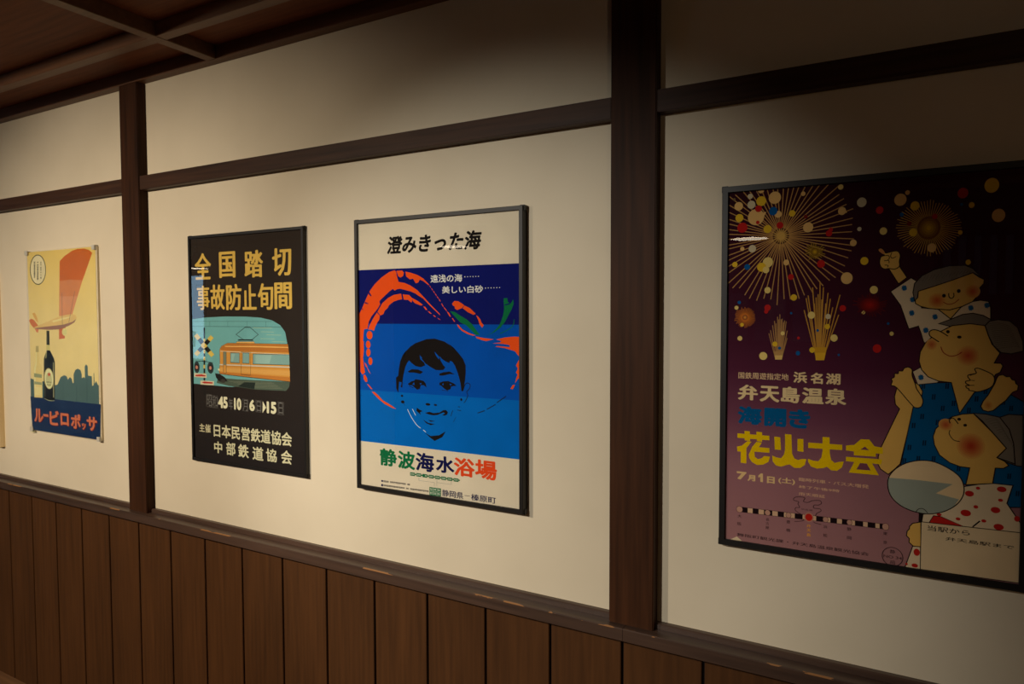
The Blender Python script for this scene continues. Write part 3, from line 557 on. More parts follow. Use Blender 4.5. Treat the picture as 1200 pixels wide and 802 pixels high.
ART['p3'] = '''
P;77;6 6 537 6 537 757.8 6 757.8
#;sea_bands
P;78;6 471.9 537 471.9 537 623.2 6 623.2
P;79;6 283.3 537 283.3 537 471.9 6 471.9
P;80;6 135.9 537 135.9 537 283.3 6 283.3
#;headline_lettering
T;81;澄みきった海;114.6 663.2 421.8 712.3 0.036 0 0.16
#;slogan_lettering
T;82;遠浅の海;261 581.8 361.8 602.5 0.02 0 0
T;82;美しい白砂;298.1 552.6 425 571.7 0.02 0 0
E;82;369.9 594.6 1.4 1.4
E;82;378.4 594.5 1.5 1.3
E;82;386.7 594.5 1.4 1.3
E;82;395 594.5 1.4 1.3
E;82;403.3 594.5 1.4 1.3
E;82;411.5 594.5 1.4 1.3
E;82;432.2 564.2 1.4 1.4
E;82;440.6 564.4 1.3 1.4
E;82;449 564.4 1.4 1.3
E;82;457.4 564.5 1.3 1.3
E;82;465.6 564.6 1.4 1.3
E;82;473.9 564.7 1.3 1.3
#;straw_hat_picture
P;83;11.5 381.8 7.4 373.7 10.1 497.2 22.6 517 35.9 540.1 48.3 561.3 68.6 582.1 94.1 601 121.2 614.7 139.7 618.9 145.8 614.9 148.1 601.1 153.6 586.6 173.7 583.5 193.6 576.1 217.2 563 240.3 542.3 263.3 521.8 289.3 500 291.6 495 255.6 523.4 236.4 540.2 220.9 547.9 209.2 554.7 193.4 560.3 173.5 564.8 157.4 568 147.3 566.9 140.3 563.2 133 567.8 120.6 561 99.6 545.8 84.8 534.6 87.7 526.4 80.4 516 69.7 505.3 56.7 493.2 45.8 477.4 41.2 457.5 28.2 455.7 25.8 440.8 23.2 407.5 24.2 387.6 25.4 385.8
P;78;48.3 562.2 57.5 549.6 53.2 549 44.8 557
P;78;32.4 533.5 45.2 528.8 43.5 526.8 31.5 529.5
P;78;18.2 515.7 26.9 512.4 26 511.1 17.3 513.1
L;78;1.6;0;76.4 503.6 73.5 501.2 69.4 497.7 64.9 493.8 60.9 489.9 57.5 486.1 54.3 482.2 51.3 478.2 48.8 474.1 46.7 469.5 44.9 464.5 43.5 460 42.5 456.9
P;83;146.6 617.1 166.1 617.4 172 611.5 169.1 602.1 159.8 598.2 152.2 602.6
P;83;177.3 613.9 194 610.8 217.6 603.8 236.9 593.9 256.1 577.2 254.5 575.4 236.9 587 225.2 591.1 220.5 583.4 212.2 581.4 202.9 594.2 191.8 592.6 179.9 601.1
L;83;1.5;0;258 574.1 262.1 568.7
L;83;1.65;0;264 566.8 268.2 561.5
L;83;1.8;0;270.1 559.6 274.2 554.2
L;83;1.95;0;276.1 552.4 280.2 547
L;83;2.1;0;282.1 545.2 286.2 539.8
L;83;2.25;0;288.1 538 292.2 532.7
P;83;43.3 455.6 48.7 467.5 60.9 485.6 76 503.6 86.4 493.8 84.2 483.4 76 474.2 69.1 462.7 64.7 451.8 56.2 454.4
P;83;78.1 505.3 95.2 528.9 116.2 543.3 136.9 551.7 162.1 554.5 165.2 539.1 153 537.7 136.7 533.4 120.1 523.9 113.8 514.9 104.2 508.4 99 498.7 88.5 494.8
P;83;167.4 552.5 189.4 550.3 201.2 540.6 197.1 529.6 185.2 537.3 171.2 537.8
P;83;200.4 541.9 218.8 533.8 235.5 523.3 228.5 521.4 208.9 527.9 201.1 534.3
P;83;236.3 519.5 242.4 518.2 250.1 510 244.7 509.4
P;83;250.8 506.9 257.4 505 264.6 499.4 258.5 500
P;83;268.4 496.9 274.5 494.4 278.3 490.7 272.2 491.9
P;83;281.3 488.8 286.6 487 293.3 482.7 287.3 484.5
E;83;48.2 439.4 10.8 11.9
E;83;43.1 412.6 8.1 10.6
E;83;42.8 389.4 7.3 10.6
E;83;42.7 413 8 10.8
E;83;43.3 390.6 7.6 10.8
E;83;50.1 366 7.5 10.8
P;83;11.6 421.9 26.4 422.2 26.4 393.1 23.3 374.9 26.7 349.5 30.3 332.9 20.7 326.7 13.2 334.4 11.1 385.5
P;83;27.9 362.3 35.4 357.1 39.9 347.1 33.4 349.8
P;83;36.2 349.9 42.7 342.9 51 329.4 44 335
P;83;23.5 324.7 30.2 327.1 37.6 317.3 38.4 307.1 31.8 306.1 25.3 313.8
P;83;36.4 300.9 42.1 300.1 57.4 287.1 51.3 286.7
P;83;54 280.4 64.3 279.5 80.4 268.8 92.7 258.1 114.5 249.4 141.5 236.9 128 238.1 100.8 247.8 80.3 259.8 61.9 273.2
L;83;2.2;0;288.9 536.5 292.6 532.1
L;83;2.2;0;296.3 526.2 302.3 517.9
L;83;2.2;0;303.7 516 312.6 507.4
P;83;312.6 506.2 319.3 502.5 326.6 491.4 321.1 492.7
L;83;2.4;0;330.3 487.8 337.6 478.6
P;83;344.2 472.6 350.4 469.6 361.2 458.7 382.8 449.3 401.7 444.1 395.3 442.8 377.4 446.8 359.4 455.1 348.5 465
P;84;323 506.1 337.8 503.9 356 493.9 374.8 484.8 392.6 471.3 406 455 415.5 445.5 402.4 444.7 388.2 457.2 373.9 469.1 355.9 476.6 339.5 490.8
P;83;329.8 525.9 337.2 532.6 348.9 531.8 359.8 526.3 368.1 521.1 360.5 513.9 345.9 509.1 338.6 512.8 337.9 518.3 332.4 520.7
P;83;368.8 520.5 385.7 513.4 402.7 499.3 396.3 496.3 377.7 503.8 362.7 513.9
P;83;403.8 495.4 409.8 492.4 416.8 484.9 419.5 477.5 426.5 470.1 422.3 463.5 414.6 471.5 410.4 483.4
P;84;485.2 537.7 496 538.1 497.3 528.8 505.4 524.1 513.4 535 514 522.8 508 509.2 499.9 496.8 489.8 479.2 476.2 464.5 458.4 452.6 435.8 443.4 451.5 451.3 464.6 461.5 475.5 474.8 483.4 493.9 486.9 511.4
P;78;487.6 521.6 502.7 525.8 506.7 528.1 502.7 522.3 488.6 519.5
L;84;1.8;0;515.3 485.2 515.2 482.8 515 479.4 514.5 475.5 513.2 472.1 511.2 469.2 508.6 466.4 505.2 463.7 500.9 460.9 494.7 457.7 487.1 454.3 479.8 451.3 474.8 449.2
P;83;401.7 440.8 427.1 437.3 456.6 434.8 434.7 429.7 423.5 431.3 405.9 436.4
P;83;463.5 434.3 489 439.7 515.8 442.2 530.4 441.8 531.7 392 526.4 395.9 517.4 406.2 505.7 408.8 488.9 413.1 461 416 465.8 417.9 488.9 416.6 503.1 415.7 501.8 421 482.2 423.5 452.1 424.4 475.4 426.9 478.1 430.8
P;83;520.6 370.8 528.6 384.4 531.5 387.6 531.4 341.1 524.9 336 517.6 326.1 521.2 339 524.9 348.1 520.5 353 525.6 363
P;83;517.6 322.3 511.7 311.1 504.4 311.4 511 321.3
#;boy_portrait
P;81;167.1 377.5 172.2 393.2 191.7 410.2 209 419.9 246.2 431.4 272.8 433.5 305.4 426 331 411.6 351.2 393.7 313.3 424 333.5 411 349.4 396.4 363.2 381.8 371.1 365.5 371.3 345.6 368.9 325.5 365.6 308.8 362.3 297.9 357.6 297.7 354.9 318.2 351 331.4 345.1 347.8 337.2 364.3 329.2 374 321.9 375.5 320.2 369.7 308.9 373.4 296.6 379.7 289.3 387 291.6 376.2 300.6 363.6 307.1 357.8 300.5 350.8 288.1 349.6 276.5 349.8 259.8 356.7 243 365.7 230.4 377.7 222.8 388.5 225.3 376.8 238 368.3 241.3 360.8 226.8 355.5 209.6 357.6 195.8 365.5 187.2 372.8 180.6 365.6 173.9 353.2 167.5 331.9 164.6 315.9 163.5 297.6 158.2 298 152.2 311.8 148.7 281.6 142.1 293.7 141.6 323.7 149.2 328.6 151.7 347.1 156.4 368.3 165.4 386.2 178.8 400.5
P;79;271.9 400 288.4 378.8 285.1 379.3 276.8 388.6
P;79;273.7 398 290.7 382.3 286.9 382.2 277.4 389.7
P;79;223.3 388.1 233 379.9 229.1 379.8
P;79;306.7 358.1 318.9 359.6 313.6 355.3
P;79;152.2 312.5 161 311.5 159.1 300.9 153.8 303.1
P;81;182.5 342.3 195.7 348.7 217.3 348.9 234.3 343.3 225.7 337.1 204.3 340 186.9 339.3
P;81;182.1 308 194.5 315.6 204 317.8 208.4 322.1 221.3 321.3 236.2 318.6 243.4 311 245 301.8 236.1 307.2 226.3 306.7 223.2 297.9 212.4 294.9 204.7 299.7 197.4 305.3 187.4 304.4
P;79;197.4 307.7 204 313.6 205.6 305.7
P;79;222.1 311.7 229.8 312.7 225.5 307.7
L;81;1.5;0;186.5 302.3 201.7 298.2
L;81;1.3;0;212.4 294.5 225.4 297.3
E;81;249.6 256.2 8 3.5
E;81;274.4 256.1 5.4 2.4
P;81;212.8 245.2 220.5 240.5 232.1 236.7 223 233.3 225.5 226.2 218.3 230.9 211 236.3
P;81;239.7 232.4 254.6 236.6 267.2 233.7 283.9 236.2 287.2 236.6 299.7 243.9 308.7 244.9 314.4 239.8 311.9 232.9 303.7 229.6 296.3 230.4 305.4 235.8 299.6 238.1 287.2 232.5 279.7 229.7 267.1 227.8 250.3 229.4
P;81;233.1 213.9 250.1 206.2 272 204.5 258.5 200.7 243.7 204.7
P;81;250.2 213.8 273.3 212.8 258.6 209.6
E;81;161.9 274.2 4 3.1
E;81;164.4 257.5 6.2 4.2
L;81;1;0;167.5 254.5 171.8 247.7
P;81;238.4 178.7 258.1 171.2 286.1 175.9 306.8 187.9 296.4 171.7 270.6 159.1 256.7 166.5
L;85;1.6;0;180.5 238.5 182.9 234.5 186.3 228.7 190.3 222.4 194.3 216.6 198.5 211.4 202.9 206.3 207.4 201.6 211.5 197.7 215.4 194.7 219.2 192.5 222.5 190.9 224.8 189.7
L;85;1.6;0;197.2 240.6 208.3 223.2
L;85;1.6;0;232.9 186.1 242.2 180.3
P;81;288.1 340.8 300.5 344.7 320.9 347.5 337 340.8 320.8 340.8 300.4 335.9 288 335.4
P;81;287.9 316.3 300.3 320.7 316.6 322.1 332.8 317.2 342.4 310.9 332.8 309.8 325.5 308.4 323 301.2 312.4 297.2 302.2 302.1 294 308.5 287.8 309.9
P;79;296.1 313.3 301.9 315.6 300.2 309.5
P;79;319.8 315.2 328 314.2 323.1 310.6
L;81;1.2;0;295.1 297 316.5 296.1
L;81;1.8;0;362.3 297.9 363.4 301.2 365.1 306.1 366.9 311.1 368.8 314.9 370.7 317.2 372.7 318.7 374.7 319.6 376.7 319.9 378.9 319.6 381.2 318.7 383.3 317.4 384.6 315.7 385 313.6 384.8 311 384 308.2 382.9 305.7 380.9 303.5 378.2 301.4 375.7 299.4 374.2 297.2 374.3 295 375.6 292.8 376.9 290.4 377.3 287.8 376.5 284.7 375.1 281.3 373.4 278 371.7 275.1 370 272.6 368.1 270.5 366.5 268.7 365.3 267.4
E;81;357 275.6 3.2 3.7
L;81;1.6;0;330.7 245.7 330.1 244.6 329.3 243.2 328.3 241.4 327.4 239.4 326.5 237 325.5 234.2 324.7 231.5 324.1 229.7
L;81;1.6;0;346.5 256.2 353.3 255.9
L;81;1.6;0;344.4 247.3 356.4 246.4
L;81;1;0;340.3 228.2 331.3 214.7
L;81;2;0;406.8 243.6 428.8 251.4
L;81;2;0;435.4 255.4 461.2 269.5
L;81;2;0;465 274.3 491.8 292.1
#;beach_name_lettering
T;84;静;81.1 73.6 141.8 122.5 0.033 0 0
T;84;波;145.2 72.3 204.9 122.2 0.033 0 0
T;86;海;206.8 72.9 268.7 123.4 0.033 0 0
T;86;水;274.5 76 334.3 121 0.033 0 0
T;87;浴;332.5 73.5 398 122.1 0.033 0 0
T;87;場;398.6 73.6 464.3 124 0.033 0 0
#;small_notice_lettering
P;88;187.8 65.5 204.4 65.6 204.3 56.3 187.7 56.2
P;88;204.4 63 209 63.1 209 59.8 204.4 59.6
P;89;189.6 62.8 192.2 62.8 192.2 61.1 189.6 61.1
P;89;189.6 60.4 192.2 60.4 192.2 58.9 189.6 58.9
P;89;192.8 62.8 195.4 62.8 195.4 61.4 192.8 61.4
P;89;192.8 60.7 195.4 60.7 195.4 59.4 192.8 59.4
P;89;196.1 62.8 198.7 62.8 198.7 61.3 196.1 61.3
P;89;196.1 60.7 198.7 60.7 198.6 59.3 196.1 59.3
P;89;199.3 62.8 201.9 62.8 201.9 61.3 199.3 61.3
P;89;199.3 60.7 201.9 60.7 201.9 59.4 199.3 59.4
P;88;209 65.7 225.5 65.7 225.4 56.4 208.9 56.4
P;88;225.4 63.1 230 63.2 230 59.9 225.4 59.8
P;89;210.8 62.9 213.4 62.9 213.4 61.2 210.8 61.2
P;89;210.8 60.5 213.4 60.5 213.4 59 210.8 59
P;89;214 62.9 216.6 62.9 216.6 61.5 214 61.5
P;89;214 60.9 216.6 60.9 216.6 59.6 214 59.6
P;89;217.2 62.9 219.8 62.9 219.8 61.4 217.2 61.4
P;89;217.2 60.8 219.8 60.8 219.8 59.4 217.2 59.4
P;89;220.4 62.9 223 62.9 223 61.3 220.4 61.3
P;89;220.4 60.6 223 60.6 223 59 220.4 59
P;88;230 65.8 246.3 65.8 246.2 56.6 229.9 56.5
P;88;246.3 63.2 250.8 63.4 250.7 60.1 246.2 59.9
P;89;238.2 63 240.7 63 240.7 61.7 238.1 61.7
P;89;238.1 61.1 240.7 61.1 240.7 59.9 238.1 59.9
P;89;241.3 63 243.8 63 243.8 61.4 241.3 61.4
P;89;241.3 60.7 243.8 60.7 243.8 59.2 241.3 59.2
P;88;250.8 65.9 266.9 65.9 266.8 56.7 250.7 56.7
P;88;266.9 63.3 271.3 63.5 271.3 60.2 266.8 60
P;89;252.6 63.1 255.1 63.1 255.1 61.6 252.6 61.6
P;89;252.5 61 255.1 61 255 59.6 252.5 59.6
P;89;255.7 63.1 258.2 63.1 258.2 61.6 255.7 61.6
P;89;255.7 61 258.2 61 258.2 59.5 255.7 59.5
P;89;258.8 63.1 261.3 63.1 261.3 61.8 258.8 61.8
P;89;258.8 61.3 261.3 61.3 261.3 60 258.8 60
P;89;262 63.1 264.5 63.1 264.4 61.5 262 61.5
P;89;261.9 60.8 264.4 60.8 264.4 59.3 261.9 59.3
P;88;271.3 66 287.3 66 287.2 56.9 271.3 56.8
P;88;287.2 63.5 291.6 63.6 291.6 60.3 287.2 60.2
P;89;273.1 63.3 275.6 63.3 275.6 62 273.1 62
P;89;273.1 61.4 275.6 61.4 275.6 60.1 273.1 60.1
P;89;276.2 63.3 278.7 63.3 278.7 61.9 276.2 61.9
P;89;276.2 61.4 278.7 61.4 278.7 60.1 276.2 60.1
P;89;279.3 63.3 281.8 63.3 281.8 61.8 279.3 61.8
P;89;279.3 61.2 281.8 61.2 281.7 59.8 279.3 59.8
P;89;282.4 63.3 284.9 63.3 284.8 61.7 282.4 61.7
P;89;282.4 61 284.8 61 284.8 59.4 282.4 59.4
P;88;291.7 66.1 307.4 66.1 307.3 57.1 291.6 57
P;88;307.4 63.6 311.7 63.7 311.7 60.5 307.4 60.3
P;89;293.4 63.4 295.9 63.4 295.8 61.8 293.4 61.8
P;89;293.4 61.1 295.8 61.1 295.8 59.7 293.4 59.7
P;89;296.5 63.4 298.9 63.4 298.9 61.7 296.5 61.7
P;89;296.4 61 298.9 61 298.9 59.4 296.4 59.5
P;89;299.5 63.4 302 63.4 302 61.7 299.5 61.7
P;89;299.5 61 302 61 302 59.5 299.5 59.5
P;89;302.6 63.4 305 63.4 305 61.9 302.6 61.9
P;89;302.6 61.3 305 61.3 305 59.9 302.6 59.9
P;88;311.8 66.2 327.3 66.2 327.3 57.2 311.7 57.2
P;88;327.3 63.7 331.6 63.9 331.6 60.6 327.3 60.5
P;89;313.5 63.5 315.9 63.5 315.9 61.9 313.5 61.9
P;89;313.5 61.2 315.9 61.2 315.9 59.7 313.5 59.7
P;89;316.5 63.5 318.9 63.5 318.9 62.2 316.5 62.2
P;89;316.5 61.6 318.9 61.6 318.9 60.3 316.5 60.3
P;89;319.5 63.5 322 63.5 322 62 319.5 62
P;89;319.5 61.3 322 61.3 321.9 59.9 319.5 59.9
P;89;322.6 63.5 325 63.5 325 61.9 322.6 61.9
P;89;322.6 61.3 325 61.3 325 59.8 322.5 59.8
P;88;331.6 66.3 347.1 66.3 347 57.4 331.6 57.3
P;88;347 63.8 351.3 64 351.3 60.8 347 60.6
P;89;333.3 63.6 335.8 63.6 335.7 62.3 333.3 62.3
P;89;333.3 61.8 335.7 61.8 335.7 60.5 333.3 60.5
P;89;336.4 63.6 338.8 63.6 338.7 62.4 336.3 62.4
P;89;336.3 61.8 338.7 61.8 338.7 60.6 336.3 60.6
P;89;339.4 63.6 341.7 63.6 341.7 62.2 339.3 62.2
P;89;339.3 61.6 341.7 61.6 341.7 60.3 339.3 60.3
P;89;342.3 63.6 344.7 63.6 344.7 62.2 342.3 62.2
P;89;342.3 61.5 344.7 61.5 344.7 60.2 342.3 60.2
L;90;0.8;0;217.6 53.7 217.5 46.3 269.4 46.6 269.3 36.3
L;90;0.8;0;277.5 55.6 277.3 37.3
L;90;0.8;0;324.2 55.8 324.2 48.2 278.3 47.7
P;88;252.7 32.5 290.5 33.1 290.4 11.6 252.6 10.7
L;91;0.9;0;252.6 21.4 290.4 22.2
L;91;0.9;0;264.8 32.9 264.6 11.2
L;91;0.9;0;277.7 33 277.5 11.4
P;89;254.5 29.7 258.1 29.7 258.1 27.7 254.5 27.7
P;89;254.5 26.8 258.1 26.8 258.1 24.8 254.5 24.8
P;89;259 29.7 262.6 29.8 262.6 27.4 259 27.4
P;89;259 26.3 262.5 26.3 262.5 24.1 258.9 24.1
P;89;254.4 19.1 258 19.1 258 16.7 254.4 16.7
P;89;254.4 15.7 258 15.7 258 13.5 254.4 13.5
P;89;258.9 19.1 262.5 19.1 262.5 16.9 258.9 16.9
P;89;258.9 16 262.5 16 262.4 13.9 258.9 13.9
P;89;267 30 270.6 30 270.6 27.9 267 27.9
P;89;267 27 270.6 27 270.6 25 267 24.9
P;89;271.5 30 275 30 275 28 271.5 28
P;89;271.5 27.2 275 27.2 275 25.3 271.4 25.3
P;89;266.9 19.3 270.5 19.4 270.5 17.1 266.9 17.1
P;89;266.9 16.1 270.5 16.1 270.5 13.9 266.9 13.9
P;89;271.4 19.4 274.9 19.4 274.9 17 271.4 16.9
P;89;271.4 15.9 274.9 15.9 274.9 13.6 271.3 13.6
P;89;279.5 30.2 283 30.2 283 28 279.5 28
P;89;279.4 27.1 283 27.1 283 25 279.4 25
P;89;283.9 30.2 287.4 30.2 287.4 28.1 283.9 28.1
P;89;283.9 27.2 287.4 27.2 287.4 25.2 283.8 25.2
P;89;279.4 19.6 282.9 19.6 282.9 17.4 279.4 17.3
P;89;279.4 16.4 282.9 16.4 282.9 14.2 279.3 14.2
P;89;283.8 19.6 287.3 19.6 287.3 17.5 283.8 17.5
P;89;283.8 16.6 287.3 16.6 287.3 14.6 283.8 14.5
#;prefecture_lettering
T;86;静岡県;294.5 13.4 361.6 31.5 0.01 0 0
L;86;1.2;0;366.3 24.1 382.3 24.7
#;town_lettering
T;86;榛原町;386.5 14.5 461.3 31.7 0.01 0 0
P;86;85.8 31.7 92.2 31.7 92.1 27.1 85.7 27.1
P;92;94.1 31.6 97.9 31.6 97.9 29.8 94.1 29.8
P;92;94.1 29 97.9 29 97.9 27.3 94.1 27.3
P;92;98.9 31.6 102.7 31.7 102.7 29.8 98.9 29.7
P;92;98.9 28.9 102.7 29 102.6 27.2 98.8 27.1
P;92;103.7 31.7 107.5 31.8 107.4 29.9 103.6 29.8
P;92;103.6 29 107.4 29.1 107.4 27.3 103.6 27.2
P;92;108.4 31.8 112.2 31.8 112.2 30.2 108.4 30.1
P;92;108.4 29.4 112.2 29.5 112.1 27.9 108.4 27.8
P;92;117.9 31.9 121.6 32 121.6 30.1 117.8 30
P;92;117.8 29.2 121.6 29.3 121.6 27.5 117.8 27.5
P;92;122.6 32 126.4 32 126.3 30.4 122.6 30.3
P;92;122.6 29.6 126.3 29.7 126.3 28.1 122.5 28
P;92;127.3 32.1 131 32.1 131 30.4 127.3 30.4
P;92;127.3 29.6 131 29.7 131 28.1 127.2 28
P;92;132 32.1 135.7 32.2 135.7 30.7 132 30.7
P;92;132 30.1 135.7 30.1 135.7 28.8 131.9 28.7
P;92;136.7 32.2 140.4 32.3 140.4 30.7 136.7 30.6
P;92;136.6 30 140.4 30 140.4 28.5 136.6 28.5
P;92;141.3 32.3 145.1 32.3 145 30.5 141.3 30.5
P;92;141.3 29.7 145 29.8 145 28 141.3 28
P;92;146 32.3 149.7 32.4 149.7 30.6 146 30.5
P;92;146 29.8 149.7 29.8 149.7 28.1 146 28
P;92;150.6 32.4 154.4 32.5 154.3 30.7 150.6 30.7
P;92;150.6 29.9 154.3 30 154.3 28.4 150.6 28.3
P;92;155.3 32.5 159 32.5 159 31.1 155.3 31.1
P;92;155.3 30.4 159 30.5 159 29.1 155.2 29.1
P;92;159.9 32.6 163.6 32.6 163.6 31.1 159.9 31
P;92;159.9 30.4 163.6 30.4 163.6 29 159.9 28.9
P;92;164.5 32.6 168.2 32.7 168.2 30.8 164.5 30.7
P;92;164.5 29.9 168.2 30 168.2 28.2 164.5 28.1
P;92;169.1 32.7 172.8 32.7 172.8 31.2 169.1 31.1
P;92;169.1 30.5 172.8 30.5 172.8 29 169.1 29
P;92;178.3 32.8 182 32.9 181.9 31.1 178.3 31.1
P;92;178.3 30.3 181.9 30.4 181.9 28.7 178.3 28.7
P;92;182.9 32.9 186.5 33 186.5 31.1 182.9 31
P;92;182.8 30.2 186.5 30.3 186.5 28.5 182.8 28.5
P;86;85.7 20.6 92 20.6 91.9 14.4 85.6 14.4
P;92;94 19.7 97.8 19.7 97.8 17.9 93.9 17.8
P;92;93.9 17 97.8 17.1 97.7 15.3 93.9 15.3
P;92;98.8 19.7 102.6 19.8 102.6 18.2 98.7 18.2
P;92;98.7 17.5 102.5 17.5 102.5 16 98.7 16
P;92;103.5 19.8 107.3 19.9 107.3 18.1 103.5 18
P;92;103.5 17.3 107.3 17.4 107.3 15.7 103.5 15.6
P;92;108.3 19.9 112.1 20 112.1 18.1 108.3 18.1
P;92;108.3 17.3 112.1 17.4 112 15.6 108.2 15.6
P;92;113 20 116.8 20 116.8 18.2 113 18.2
P;92;113 17.4 116.8 17.4 116.8 15.7 113 15.6
P;92;117.8 20 121.6 20.1 121.5 18.3 117.8 18.2
P;92;117.8 17.4 121.5 17.5 121.5 15.8 117.7 15.7
P;92;122.5 20.1 126.3 20.2 126.3 18.6 122.5 18.5
P;92;122.5 17.8 126.3 17.8 126.2 16.3 122.5 16.2
P;92;127.2 20.2 131 20.3 131 18.5 127.2 18.4
P;92;127.2 17.7 131 17.7 130.9 16.1 127.2 16
P;92;131.9 20.3 135.7 20.3 135.7 18.6 131.9 18.6
P;92;131.9 17.8 135.7 17.9 135.6 16.3 131.9 16.2
P;92;136.6 20.4 140.4 20.4 140.4 18.9 136.6 18.8
P;92;136.6 18.1 140.4 18.2 140.3 16.7 136.6 16.6
P;92;141.3 20.4 145.1 20.5 145 18.7 141.3 18.7
P;92;141.3 17.9 145 18 145 16.3 141.3 16.2
P;92;146 20.5 149.7 20.6 149.7 19 146 18.9
P;92;146 18.2 149.7 18.3 149.7 16.8 145.9 16.7
P;92;150.6 20.6 154.4 20.7 154.3 18.8 150.6 18.8
P;92;150.6 18 154.3 18.1 154.3 16.3 150.6 16.3
P;92;155.3 20.7 159 20.7 159 19.1 155.3 19
P;92;155.3 18.3 159 18.4 159 16.8 155.3 16.8
P;92;159.9 20.7 163.6 20.8 163.6 19.3 159.9 19.2
P;92;159.9 18.6 163.6 18.6 163.6 17.2 159.9 17.1
P;92;164.6 20.8 168.3 20.9 168.2 19.3 164.5 19.3
P;92;164.5 18.6 168.2 18.6 168.2 17.2 164.5 17.1
P;92;173.8 21 177.5 21 177.4 19.5 173.8 19.5
P;92;173.8 18.8 177.4 18.9 177.4 17.4 173.7 17.4
P;92;178.4 21 182 21.1 182 19.5 178.4 19.5
P;92;178.4 18.8 182 18.8 182 17.3 178.3 17.3
P;92;187.5 21.2 191.2 21.3 191.2 19.6 187.5 19.5
P;92;187.5 18.8 191.2 18.9 191.1 17.3 187.5 17.2
P;92;192.1 21.3 195.7 21.3 195.7 19.6 192.1 19.5
P;92;192.1 18.8 195.7 18.8 195.7 17.2 192.1 17.1
P;92;196.6 21.3 200.3 21.4 200.3 19.5 196.6 19.5
P;92;196.6 18.7 200.2 18.7 200.2 16.9 196.6 16.9
P;92;201.2 21.4 204.8 21.5 204.8 19.9 201.2 19.8
P;92;201.2 19.2 204.8 19.2 204.8 17.7 201.1 17.7
P;92;205.7 21.5 209.3 21.6 209.3 20 205.7 19.9
P;92;205.7 19.3 209.3 19.3 209.3 17.9 205.7 17.8
P;92;210.2 21.6 213.8 21.6 213.8 20.2 210.2 20.1
P;92;210.2 19.5 213.8 19.6 213.8 18.2 210.2 18.1
P;92;214.7 21.6 218.3 21.7 218.3 20 214.7 20
P;92;214.7 19.3 218.3 19.3 218.3 17.8 214.7 17.7
P;92;219.2 21.7 222.8 21.8 222.8 20.1 219.2 20
P;92;219.2 19.3 222.8 19.3 222.8 17.7 219.2 17.6
P;92;223.7 21.8 227.3 21.8 227.3 20.4 223.7 20.3
P;92;223.7 19.7 227.3 19.7 227.3 18.3 223.7 18.2
P;92;228.2 21.9 231.8 21.9 231.8 20.5 228.2 20.4
P;92;228.2 19.8 231.7 19.8 231.7 18.4 228.2 18.4
P;92;232.7 21.9 236.2 22 236.2 20.2 232.6 20.1
P;92;232.6 19.4 236.2 19.4 236.2 17.7 232.6 17.6
P;92;237.1 22 240.7 22.1 240.7 20.7 237.1 20.6
P;92;237.1 20 240.6 20.1 240.6 18.7 237.1 18.7
P;92;241.6 22.1 245.1 22.1 245.1 20.7 241.5 20.7
P;92;241.5 20.1 245.1 20.1 245.1 18.8 241.5 18.7
P;92;246 22.2 249.5 22.2 249.5 20.4 246 20.3
P;92;246 19.6 249.5 19.6 249.5 17.9 245.9 17.8
'''
